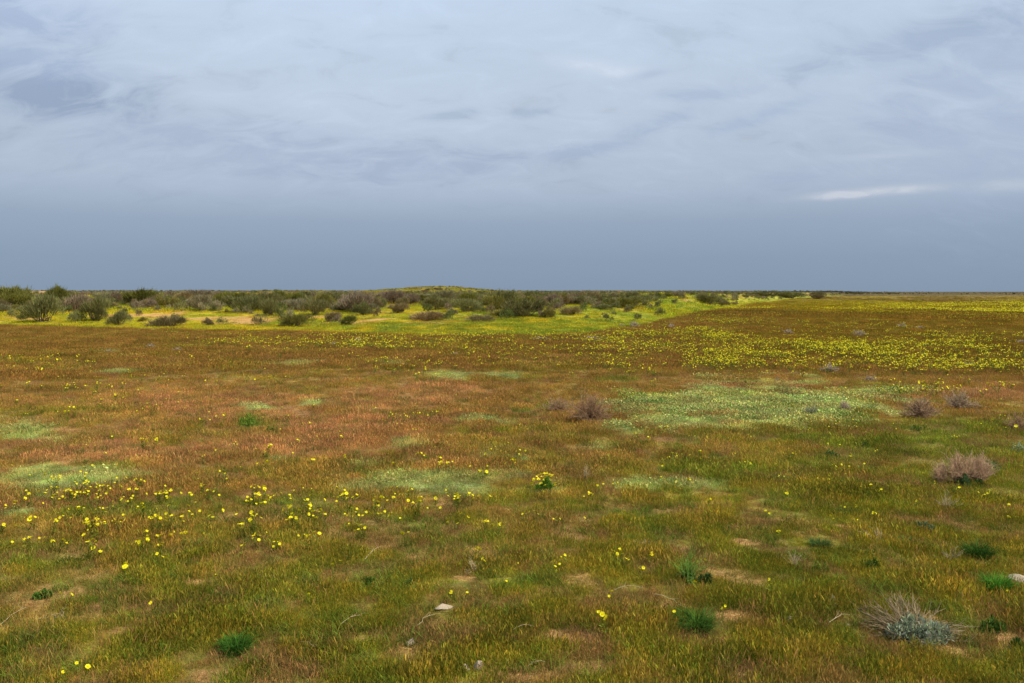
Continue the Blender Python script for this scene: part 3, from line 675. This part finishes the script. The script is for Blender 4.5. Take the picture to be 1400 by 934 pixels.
# u, base v, width px, height px, colour, kind
FRONT = [(22,419,40,20,'green','round'),(60,441,54,29,'olive','round'),(74,419,32,20,'green','up'),(130,439,42,27,'olive','round'),(163,446,28,16,'olive','round'),(105,426,46,20,'purple','flat'),
(158,415,24,12,'purple','round'),(190,417,46,18,'green','round'),(232,447,48,14,'brown','flat'),(278,425,24,17,'grey','round'),(260,420,26,10,'grey','flat'),(334,427,48,18,'olive','up'),
(206,419,11,7,'grey','round'),(238,420,14,7,'grey','round'),(285,446,14,8,'brown','round'),(195,441,11,6,'olive','round'),(30,437,11,5,'green','round'),(4,428,24,11,'grey','flat'),
(370,432,26,17,'olive','up'),(405,447,38,13,'olive','round'),(455,440,18,10,'brown','round'),(476,445,20,10,'green','round'),(430,431,36,17,'olive','up'),(405,424,30,11,'grey','round'),
(485,427,46,20,'purple','up'),(497,431,26,14,'olive','up'),(540,412,50,12,'purple','round'),(545,428,24,10,'brown','up'),(585,438,52,11,'brown','flat'),(620,431,16,8,'grey','round'),
(655,440,34,9,'brown','flat'),(600,424,36,14,'olive','up'),(640,427,34,14,'olive','round'),(682,432,26,8,'olive','flat'),(715,433,56,20,'olive','round'),(752,435,18,9,'olive','round'),
(782,431,30,11,'brown','flat'),(824,423,30,7,'olive','flat'),(845,420,54,12,'green','flat'),(876,414,28,8,'olive','up'),(899,422,9,8,'olive','round'),(921,415,7,4,'green','round'),
(968,416,44,12,'olive','round'),(985,419,22,9,'brown','round'),(1004,418,10,4,'brown','round'),(800,416,26,9,'olive','round'),(1080,408,46,8,'olive','round'),(1118,409,26,8,'brown','round'),(1040,406,40,7,'olive','round'),(20,425,20,8,'olive','flat')]
FRONT.sort()
bins = [(-50,200,'at the far left dune foot'),(200,450,'left of the sandy saddle'),(450,700,'around the sandy saddle'),(700,950,'on the green slope'),(950,1300,'at the right scrub end')]
for b0, b1, where in bins:
    L = [f for f in FRONT if b0 <= f[0] < b1]
    for k, (u, v, wp, hp, c, kd) in enumerate(L):
        x, y, z = ground_at(u, v); d = y
        shrub(x, y, z, wp/F*d*1.12, hp/F*d*1.2, c, kd, '%s %s shrub, %s from left %s' % (SHAPE[kd], NAMES[c], od_(k), where), 'shrubs along the front of the dunes')
# scrub behind
vm_u = [-150, 0, 200, 350, 500, 600, 700, 780, 850, 1000, 1060, 1140]; vm = [424, 424, 421, 423, 427, 419, 428, 420, 412, 408, 407, 406]
back = []
tries = 0
while len(back) < 225 and tries < 4000:
    tries += 1
    u = rng.uniform(-60, 1140); vmx = np.interp(u, vm_u, vm); v = vmx-(vmx-396)*rng.uniform(0, 1)**1.25
    x, y, z = ground_at(u, v)
    if y > 420 or dune_t(x, y) < 8: continue
    if any((x-a)**2+(y-b)**2 < (.5+.004*y)**2 for a, b, *_ in back): continue
    back.append((x, y, z, u))
back.sort(key=lambda p: p[3])
cs_ = ['olive', 'green', 'olive', 'grey', 'brown', 'olive', 'purple']
near = sorted([b for b in back if b[1] < 75], key=lambda p: p[3]); 
depth = [(0, 62, 'second scrub belt'), (62, 80, 'middle scrub belt'), (80, 110, 'high scrub belt'), (110, 1e9, 'skyline scrub')]
side = [(-200, 130, 'at the far left'), (130, 280, 'in the left part'), (280, 430, 'left of the saddle'), (430, 560, 'above the sandy saddle'), (560, 700, 'below the low knoll'),
        (700, 850, 'right of the low knoll'), (850, 1000, 'above the green slope'), (1000, 1300, 'at the right end')]
for d0, d1, dn in depth:
    for s0, s1, sn in side:
        L = [b for b in back if d0 <= b[1] < d1 and s0 <= b[3] < s1]
        for k, (x, y, z, u) in enumerate(L):
            c = cs_[rng.integers(0, 7)]; kd = ['up', 'round', 'flat', 'round'][rng.integers(0, 4)]
            hm = rng.uniform(.7, 1.35)*(.85 if y < 66 else .6 if y < 85 else .45); wm = hm*rng.uniform(1.4, 2.4)
            if kd == 'flat': hm *= .7
            hm = min(hm, max(.3, (1.66+.0022*y-z)*rng.uniform(.5, 1.0))); wm = max(wm*rng.uniform(.7, 1), hm*1.6)
            shrub(x, y, z, wm, hm, c, kd, '%s shrub, %s from left in the %s %s' % (NAMES[c], od_(k), dn, sn), 'scrub covering the dunes')
# the scrub too small and too many to count
g_protos = []
for k in range(3):
    c, s_ = shrub_meshes(6, 90, .5, 2.0); m_ = c.copy(); m_.materials.clear(); m_.materials.append(M_GRASS); g_protos.append(m_)
x, y, r = field(34000, 38, 900, 38, 1.7); t_ = dune_t(x, y)
kp = (t_ > 3) & (rng.uniform(0, 1, len(x)) < ss(.34, .54, fbm(x, y, 8, 401, 3))*ss(9, 30, t_)*.92+.04)
kp &= ~((np.abs(700+F*x/y-545) < 26) & (y < 66))
x, y = x[kp], y[kp]
fx_, fy_, fr_ = field(3200, 480, 1500, 36, 1.6); k = (700+F*fx_/fy_ > 880) & (rng.uniform(0, 1, 3200) < ss(.35, .6, fbm(fx_, fy_, 90, 411, 3))+.15)
x = np.r_[x, fx_[k]]; y = np.r_[y, fy_[k]]; z = terrain(x, y); n = len(x)
sc_ = np.minimum(rng.uniform(.25, .75, n), np.maximum(.24, (1.66+.0024*y-z)*rng.uniform(.45, 1, n))); cl = np.array([COLS[c] for c in cs_])[rng.integers(0, 7, n)]*rng.uniform(.75, 1.2, (n, 1)); ff = y > 450; sc_[ff] = rng.uniform(.6, 1.3, ff.sum()); cl[ff] *= .6
scatter('distant_scrub', g_protos, np.c_[x, y, z-.05], rng.uniform(0, 6.28, n), sc_, rng.integers(0, 3, n), cl, 'uncountable low dull green scrub filling the dunes up to the skyline', 'scrub')

# ------------------------------------------------------------------ single plants of the meadow
def twig_bush(n, ns, lo, hi, rad, side_twigs=7, curl=.15, fine=.0018, arc=.1):
    """ tangle of dead twigs; unit = metres, radius rad """
    g = Geo(); d = dirs(n, lo, hi); L = rad*rng.uniform(.55, 1.05, n); tt = np.linspace(0, 1, 5)
    root = rng.normal(0, rad*.10, (n, 3)); root[:, 2] = -.01
    P = root[:, None]+d[:, None]*(L[:, None]*tt[None])[:, :, None]+np.cumsum(rng.normal(0, curl*rad*.22, (n, 5, 3)), 1)*tt[None, :, None]
    P[:, :, 2] += (arc*rad*np.sin(np.pi*tt))[None]; P[:, :, 2] = np.maximum(P[:, :, 2], -.01)
    g.tubes(P, fine*np.array([1.5, 1.3, 1.0, .7, .35])[None]*np.ones((n, 1)), tints(n, .75, 1.3, .07))
    m = n*side_twigs; i = rng.integers(0, n, m); q = rng.uniform(.3, .98, m)*4; k = np.minimum(q.astype(int), 3); f = (q-k)[:, None]
    b = P[i, k]*(1-f)+P[i, k+1]*f; dd = d[i]+rng.normal(0, .55, (m, 3)); dd /= np.linalg.norm(dd, axis=1)[:, None]; l2 = rad*rng.uniform(.08, .3, m)
    P2 = b[:, None]+dd[:, None]*(l2[:, None]*np.array([0, .5, 1])[None])[:, :, None]+rng.normal(0, .012*rad*2, (m, 3, 3))*np.array([0, 1, 1])[None, :, None]
    P2[:, :, 2] = np.maximum(P2[:, :, 2], .0)
    g.tubes(P2, fine*np.array([.75, .6, .3])[None]*np.ones((m, 1)), tints(m, .7, 1.45, .08))
    return g.mesh('twigs', M_TWIG)
def blade_clump(n, R, h, wd, lean=.9, k=5):
    g = Geo(); a = rng.uniform(0, 2*np.pi, n); r = R*rng.uniform(0, 1, n)**.7*.45
    root = np.c_[r*np.cos(a), r*np.sin(a), np.full(n, -.01)]; hh = h*rng.uniform(.45, 1.1, n)
    out_ = np.c_[np.cos(a+rng.normal(0, .6, n)), np.sin(a+rng.normal(0, .6, n)), np.zeros(n)]; ll = R*rng.uniform(.1, .9, n)*lean
    tt = np.linspace(0, 1, k); P = root[:, None]+out_[:, None]*(ll[:, None]*tt[None]**1.8)[:, :, None]+np.array([0, 0, 1.])[None, None]*(hh[:, None]*(tt-.35*tt**3)[None])[:, :, None]
    g.ribbons(P, wd*rng.uniform(.6, 1.3, n)[:, None]*np.interp(tt, [0, .4, 1], [.8, 1, .08])[None], tints(n, .6, 1.5, .12))
    return g.mesh('blades', M_LEAF)
def leaf_mound(n, R, h, size):
    g = Geo(); n = int(n*2.2); size = size*.62; nl = 9
    ca = rng.uniform(0, 2*np.pi, nl); cr = rng.uniform(0, .72, nl); C_ = np.c_[cr*np.cos(ca)*R, cr*np.sin(ca)*R, np.zeros(nl)]; ch = rng.uniform(.35, 1.05, nl)*(1-.5*cr); cw = rng.uniform(.2, .5, nl)
    i = rng.integers(0, nl, n); u_ = dirs(n, -5, 90)*(rng.uniform(.05, 1, n)**.45)[:, None]
    p = C_[i]+u_*np.c_[cw[i]*R, cw[i]*R, ch[i]*h]; d = u_+np.array([0, 0, .5])+rng.normal(0, .55, (n, 3)); d /= np.linalg.norm(d, axis=1)[:, None]
    s_ = size*rng.uniform(.5, 1.4, n); tt = np.array([0, .35, .7, 1])
    P = p[:, None]+d[:, None]*(s_[:, None]*tt[None])[:, :, None]
    g.ribbons(P, s_[:, None]*np.array([.10, .34, .30, .05])[None], tints(n, .55, 1.6, .12))
    return g.mesh('leaves', M_LEAF)
def px(u, v):
    x, y, z = ground_at(u, v); return (x, y, z), y/F
DEADC = A(150,124,94); PINKC = A(180,148,116); STRAW = A(176,158,120)
def dead_bush(u, v, wp, hp, label, col=DEADC, group=None, dense=90, fine=.0028, heart=None, lo=8, hi=88, side_twigs=9):
    loc, m = px(u, v); rad = wp*m*.5
    t_ = empty('dead_bush', loc, label, 'dead bush', group, 0)
    sz = hp*m/(rad*.95)
    o = link('twigs', twig_bush(dense, 9, lo, hi, rad, side_twigs, .3, fine), t_, sc=(1, .9, sz), color=col)
    if heart is not None:
        hc, hr, hh = heart
        link('leaves', leaf_mound(520, hr*rad, hh*rad, .03), t_, (0.04, -.10*rad-.02, 0), color=hc)
    return t_
G1 = 'dead brown bushes in the meadow'
dead_bush(806, 577, 84, 33, 'larger of two purplish brown dead bushes left of the pale green patch', A(142,112,84), G1, 150, .003)
dead_bush(762, 562, 52, 18, 'smaller paler dead bush touching the left side of the larger purplish one', A(160,130,100), G1, 80, .0028)
dead_bush(1258, 572, 62, 28, 'rounded tangled dead bush just right of the pale green patch', A(152,124,96), G1, 150, .003)
dead_bush(1312, 559, 62, 22, 'flatter greyish dead bush behind and right of the rounded tangled one', A(156,134,108), G1, 110, .003)
dead_bush(1392, 588, 50, 22, 'faded thin dead bush cut by the right edge of the view', A(146,116,86), G1, 70, .0025)
# the feathery pink bush with its green heart
loc, m = px(1316, 662); R_ = 44*m
t_ = empty('dry_bush', loc, 'big feathery pinkish dry bush with a dark green leafy heart', 'bush')
for k, (ox, oy, s_) in enumerate([(-.62, .1, .72), (-.05, .1, 1.05), (.55, .05, .95), (.75, .35, .8)]):
    link('twigs', twig_bush(110, 9, 30, 88, R_*.72, 12, .15, .0016), t_, (ox*R_, oy*R_, 0), 0, (s_*1.05, s_*.8, s_*1.3), PINKC)
link('leaves', leaf_mound(900, R_*.34, R_*.36, .035), t_, (-.05*R_, -.22*R_, 0), color=A(72,100,68))
link('leaves', leaf_mound(500, R_*.30, R_*.22, .03), t_, (.38*R_, -.30*R_, 0), color=A(66,90,50))
# the sage bush
loc, m = px(1246, 872); R_ = 76*m
EXC.append((loc[0], loc[1], R_*.36, .06)); t_ = empty('sage_bush', loc, 'silvery sage bush with splayed grey twigs and blue green leaves at lower right', 'bush')
SAGE = A(136,152,142); GT = A(140,122,92)
g = Geo()
def spray(n, az0, az1, el0, el1, L0, L1):
    a = np.radians(rng.uniform(az0, az1, n)); e = np.radians(rng.uniform(el0, el1, n)); d = np.c_[np.cos(a)*np.cos(e), np.sin(a)*np.cos(e), np.sin(e)]
    L = R_*rng.uniform(L0, L1, n); tt = np.linspace(0, 1, 5); root = rng.normal(0, R_*.09, (n, 3)); root[:, 2] = 0
    P = root[:, None]+d[:, None]*(L[:, None]*tt[None])[:, :, None]+np.cumsum(rng.normal(0, .085*R_, (n, 5, 3)), 1)*tt[None, :, None]*.5
    P[:, :, 2] = np.maximum(P[:, :, 2]+.06*R_*np.sin(np.pi*tt)[None], .005)
    g.tubes(P, .0021*np.array([1.6, 1.4, 1.1, .8, .4])[None]*np.ones((n, 1)), tints(n, .75, 1.35, .06))
    m_ = n*6; i = rng.integers(0, n, m_); q = rng.uniform(.35, .97, m_)*4; k = np.minimum(q.astype(int), 3); f = (q-k)[:, None]
    b = P[i, k]*(1-f)+P[i, k+1]*f; dd = d[i]*1.6+rng.normal(0, .5, (m_, 3)); dd /= np.linalg.norm(dd, axis=1)[:, None]; l2 = R_*rng.uniform(.1, .28, m_)
    P2 = b[:, None]+dd[:, None]*(l2[:, None]*np.array([0, .5, 1])[None])[:, :, None]; P2[:, :, 2] = np.maximum(P2[:, :, 2], .003)
    g.tubes(P2, .0013*np.array([1, .8, .4])[None]*np.ones((m_, 1)), tints(m_, .7, 1.5, .06))
spray(30, 125, 178, 8, 30, .4, .98); spray(30, 60, 125, 25, 60, .35, .85); spray(14, 20, 65, 15, 40, .3, .75); spray(18, -16, 8, 3, 16, .4, .95); spray(10, 235, 275, 2, 12, .3, .55)
link('twigs', g.mesh('twigs', M_TWIG), t_, color=GT)
for ox, oy, rr_, hh in [(-.20, -.10, .30, .40), (.10, -.22, .36, .36), (.34, -.1, .32, .34), (.02, .08, .3, .42), (.2, -.3, .2, .2)]:
    link('leaves', leaf_mound(420, R_*rr_*1.1, R_*hh*1.15, .036), t_, (ox*R_, oy*R_, .005), color=SAGE)
# small grey shrubs
SM = [(150,483,16,5,'small pale grey green cushion shrub at upper left'), (206,477,15,7,'small lilac grey shrub in the brown belt at left'), (243,481,16,6,'small lilac grey shrub close right of a similar one in the brown belt'),
      (488,469,13,7,'small lilac shrub below the foot of the dunes left of centre'), (456,473,11,5,'tiny grey shrub left of the small lilac shrub'), (740,465,34,4,'long low grey shrub under the yellow line in the centre'),
      (812,465,32,5,'low grey shrub under the yellow line right of centre'), (868,448,20,8,'grey shrub standing in the green tongue below the dunes'), (919,449,13,6,'smaller grey shrub at the tip of the green tongue'),
      (850,446,10,3,'tiny brown shrub left of the grey one in the green tongue'), (1135,509,30,11,'grey shrub standing among the yellow flowers at right'), (1190,522,22,8,'small grey shrub at the upper edge of the pale green patch'),
      (1325,502,24,7,'dark grey low shrub in the yellow band near the right edge'), (1154,563,24,16,'thin olive grey shrub inside the pale green patch'), (1176,460,24,8,'low grey shrub in the far flowery belt at right'),
      (1078,457,17,6,'low brownish shrub in the far flowery belt'), (1234,448,15,6,'small pale shrub farther out in the flowery belt'), (1258,450,13,4,'tiny pale shrub beside another far out in the flowery belt'),
      (622,487,12,5,'tiny grey shrub in the brown belt near the centre'), (1063,521,10,6,'tiny pale grey cushion above the pale green patch'), (1395,470,14,5,'small grey shrub at the right edge of the flowery belt')]
for u, v, wp, hp, lb in SM:
    dead_bush(u, v, wp, hp, lb, A(160,142,118)*(1.0 if 'dark' not in lb else .6), 'small grey shrubs dotted over the plain', 60, max(.003, .0006*H*F/(v-HOR)*.5), side_twigs=6)
loc, m = px(1108, 568)
t_ = empty('dead_bush', loc, 'wispy blue grey shrub inside the large pale green patch', 'shrub', 'small grey shrubs dotted over the plain'); link('twigs', twig_bush(50, 0, 25, 85, 16*m, 8, .2, .0022), t_, color=A(128,140,126))
# straw fans
def fan(u, v, wp, hp, n, lb, col, tilt=0, fine=.0014):
    loc, m = px(u, v); t_ = empty('dry_grass_tuft', loc, lb, 'dry grass'); o = link('stalks', twig_bush(n, 0, 25, 85, hp*m, 2, .12, fine), t_, sc=(wp/hp*.6, .7, 1), color=col); o.rotation_euler = (0, tilt, 0)
fan(650, 783, 34, 24, 34, 'fan of pale dry twigs in the lower middle', STRAW*1.05, -.5)
fan(801, 657, 22, 24, 26, 'upright pale straw tuft in the middle of the meadow', STRAW)
fan(1293, 698, 34, 28, 40, 'straggly straw coloured twigs just below the pinkish bush', STRAW*.85)
fan(1086, 775, 34, 26, 26, 'thin tan dead stalks in the lower right middle', STRAW*.8)
fan(1200, 745, 50, 30, 14, 'sparse long straw stalks left of the grey green cushion', STRAW*.9)
fan(880, 755, 46, 20, 26, 'low straggly straw clump left of the feathery green plant', STRAW*.75)
fan(1300, 770, 50, 26, 30, 'brownish straw tangle left of the dark green tuft', STRAW*.65)
fan(370, 795, 40, 14, 22, 'flattened pale straw left of centre in the foreground', STRAW*.75, .3)
fan(80, 850, 60, 22, 18, 'long pale straw stalks at the lower left edge', STRAW*.9, -.6)
# green tufts
def tuft_thing(u, v, wp, hp, n, lb, col, wd=.0035, lean=.9):
    loc, m = px(u, v); EXC.append((loc[0], loc[1], wp*m*.22, .02)); t_ = empty('grass_clump', loc, lb, 'grass clump', 'green clumps standing out of the meadow')
    link('blades', blade_clump(n, wp*m*.5, hp*m*.95, wd, lean), t_, color=col)
def mound_thing(u, v, wp, hp, n, lb, col, size=.028):
    loc, m = px(u, v); EXC.append((loc[0], loc[1], wp*m*.42, .05)); t_ = empty('cushion_plant', loc, lb, 'cushion plant', 'green clumps standing out of the meadow')
    link('leaves', leaf_mound(n, wp*m*.5, hp*m, size), t_, color=col)
    link('stems', twig_bush(24, 0, 20, 85, wp*m*.4, 2, .1, .0012), t_, sc=(1, 1, .6), color=A(110,110,70))
tuft_thing(322, 893, 74, 40, 620, 'thick dark green grass tuft at lower left', A(62,104,40))
tuft_thing(1336, 762, 74, 34, 620, 'wide very dark green grass tuft above the sage bush', A(54,88,34))
tuft_thing(1362, 810, 66, 40, 560, 'fresh bright green grass tuft near the right edge', A(70,122,42), .0042, 1.1)
tuft_thing(1122, 748, 50, 20, 380, 'low blue green tuft in the right foreground', A(70,100,56))
tuft_thing(1236, 743, 50, 18, 340, 'loose pale green tuft under the grey green cushion', A(82,112,60))
mound_thing(1263, 728, 38, 15, 420, 'grey green cushion right of the low blue green tuft', A(94,112,84))
tuft_thing(952, 858, 96, 34, 760, 'wide mid green clump with long thin blades, lower right middle', A(66,100,40))
mound_thing(966, 798, 26, 14, 360, 'small dark green cushion at the foot of the feathery plant', A(60,88,48))
mound_thing(1356, 866, 44, 24, 420, 'dark leafy clump at the right, beyond the sage bush', A(68,98,42))
mound_thing(1387, 888, 24, 16, 260, 'small dark leafy clump at the right edge below the sage bush', A(62,90,40))
mound_thing(1300+52, 641, 44, 12, 380, 'flat blue green mound just right of the pinkish bush', A(84,116,72))
mound_thing(1391, 619, 30, 15, 300, 'pale silvery cushion at the right edge', A(138,158,138))
mound_thing(1180, 612, 40, 12, 260, 'olive green cushion left of the dead bushes at right', A(70,92,36))
mound_thing(1135, 625, 28, 12, 300, 'small bluish green plant below the pale green patch', A(72,104,58))
mound_thing(46, 562, 22, 8, 260, 'small dark green cushion in the red grass at left', A(62,86,34))
mound_thing(1252, 590, 52, 12, 340, 'dark green leafy mound under the rounded dead bush', A(72,98,38))
mound_thing(342, 584, 50, 20, 620, 'leafy green mound beside a pale mat left of centre', A(96,128,52), .035)
mound_thing(372, 592, 26, 10, 300, 'darker green mound right of the leafy one', A(80,112,46))
mound_thing(126, 470+12, 10, 8, 120, 'tiny bright green plant in the brown belt at left', A(80,120,40))
mound_thing(381, 490, 10, 8, 160, 'small bright green plant above the pale streak', A(70,120,40))
mound_thing(505, 800, 26, 10, 260, 'low dark green weed in the foreground left of centre', A(76,104,42))
mound_thing(562, 800, 14, 8, 160, 'small dark weed in the lower middle', A(70,92,42))
mound_thing(60, 818, 30, 12, 300, 'dark green weed at lower left', A(72,106,46))
mound_thing(1190, 775, 30, 12, 260, 'small green weed between the low tuft and the sage bush', A(64,86,34))
# tall feathery plant
loc, m = px(942, 795); t_ = empty('feathery_plant', loc, 'tall feathery light green plant in the lower right middle', 'plant')
link('stems', twig_bush(26, 0, 35, 88, 48*m, 14, .12, .0015), t_, sc=(.8, .8, 1), color=A(96,136,62)); link('leaves', leaf_mound(300, 22*m, 16*m, .03), t_, color=A(74,108,66))
# flowering bush
loc, m = px(746, 672); t_ = empty('flowering_bush', loc, 'bushy green plant covered in yellow flowers, middle of the meadow', 'flowering bush')
link('leaves', leaf_mound(800, 19*m, 21*m, .034), t_, color=A(88,124,46))
for k in range(34):
    d = dirs(1, 5, 90)[0]; h = link('flower_head', head_me[k % 3], t_, (d[0]*21*m, d[1]*19*m, max(.02, d[2]*25*m)), rng.uniform(0, 6), 1.15)
    h.rotation_euler = (rng.uniform(-.6, .6), rng.uniform(-.6, .6), 0)
# stones
def stone(u, v, wp, hp, lb, sd):
    loc, m = px(u, v); import bmesh
    bm = bmesh.new(); bmesh.ops.create_icosphere(bm, subdivisions=3, radius=1.0)
    for vv in bm.verts:
        p = vv.co; n = fbm(np.array([p.x*1.0+sd]), np.array([p.y+p.z*1.7]), .7, sd, 3)[0]; vv.co = p*(.68+.62*n)
        for ax in ((.8, .3, .5), (-.5, .7, .4), (.1, -.8, .6)):
            a_ = Vector(ax).normalized(); q = vv.co.dot(a_)
            if q > .62: vv.co -= a_*(q-.62)
    me = bpy.data.meshes.new('stone'); bm.to_mesh(me); bm.free(); me.materials.append(M_STONE)
    EXC.append((loc[0], loc[1], max(wp*m*.75, .03), .20))
    o = link('stone', me, None, (loc[0], loc[1], loc[2]+hp*m*.28), rng.uniform(0, 6), (wp*m*.54, wp*m*.44, hp*m*.62)); o['label'] = lb; o['category'] = 'stone'; o['group'] = 'pale stones in the grass'
for i, (u, v, wp, hp, lb) in enumerate([(1137,820,12,9,'pale stone above left of the sage bush, the larger of a close pair'), (1142,830,8,5,'small flat stone just below the larger of a close pair'),
    (1080,850,13,9,'pale wedge stone left of the sage bush'), (562,881,17,8,'flat pale stone in the grass at lower centre'), (636,916,15,9,'left one of two pale stones at the bottom edge'),
    (654,916,14,14,'right and taller one of two pale stones at the bottom edge'), (1391,793,24,9,'pale long stone cut by the right edge'), (922,919,9,8,'small reddish stone at the bottom right of centre'),
    (606,832,24,6,'flat grey stone almost sunk in the grass, lower centre'), (1159,857,4,4,'tiny white pebble left of the sage bush')]): stone(u, v, wp, hp, lb, i+3)
# fallen twigs
def fallen(p0, p1, lb, r=.0014):
    a, _ = px(*p0); b, _ = px(*p1); a = np.array(a); b = np.array(b); tt = np.linspace(0, 1, 7); g = Geo(); L = np.linalg.norm(b-a)
    P = a[None]+(b-a)[None]*tt[:, None]+rng.normal(0, .025*L, (7, 3)); P[:, 2] = terrain(P[:, 0], P[:, 1])+.022+.02*np.sin(tt*3.1)
    c = P.mean(0); g.tubes((P-c)[None], r*np.linspace(1.3, .5, 7)[None], tints(1, 1, 1.2, .02))
    for k in (2, 3, 4):
        d = (b-a)/L*.6+rng.normal(0, .5, 3); d[2] = abs(d[2])*.4; s0 = P[k]-c; Q_ = np.array([[s0, s0+d*L*.12, s0+d*L*.24+np.array([0, 0, .005])]]); g.tubes(Q_, r*np.array([[.7, .5, .3]]), tints(1, 1, 1.2, .02))
    o = link('fallen_twig', g.mesh('fallen_twig', M_TWIG), None, tuple(c), color=STRAW*.9); o['label'] = lb; o['category'] = 'twig'; o['group'] = 'pale twigs fallen in the grass'
for p0, p1, lb in [((410,886),(433,896),'short pale twig lying at lower centre left'), ((466,861),(495,849),'pale twig slanting up to the right, lower left of centre'), ((840,812),(880,811),'pale straight twig in the grass right of centre'),
    ((700,868),(732,863),'pale twig near the bare sandy spot at lower centre'), ((890,818),(935,838),'pale twig running down towards the wide green clump'), ((0,862),(46,834),'pale stalk slanting at the lower left edge'),
    ((570,862),(600,846),'bent pale twig left of the sunk grey stone'), ((1130,862),(1160,846),'thin twig beside the tiny white pebble'), ((1280,790),(1318,829),'long thin stalk above the sage bush'),
    ((1200,735),(1237,752),'pale arched stalk at the loose pale green tuft'), ((500,770),(522,752),'short straw stalk above the lower centre'), ((745,912),(720,922),'dark twig at the bottom near the bare sand')]: fallen(p0, p1, lb)
print('objects', len(S.objects))

# ------------------------------------------------------------------ the sward, left open where stones and cushions stand
x, y, z, s, idx, C = GR; ok = np.ones(len(x), bool)
for (cx, cy, cr, st) in EXC:
    q = ((x-cx)/cr)**2+((y-cy+.5*st)/(cr*.8+.5*st))**2 < 1; ok &= ~q
x, y, z, s, idx, C = [a[ok] for a in (x, y, z, s, idx, C)]
scatter('meadow_grass', protos, np.c_[x, y, z], rng.uniform(0, 6.28, len(x)), s, idx, C,
        'short dry grass and low leafy mats, red brown and olive, covering the plain', 'grass')
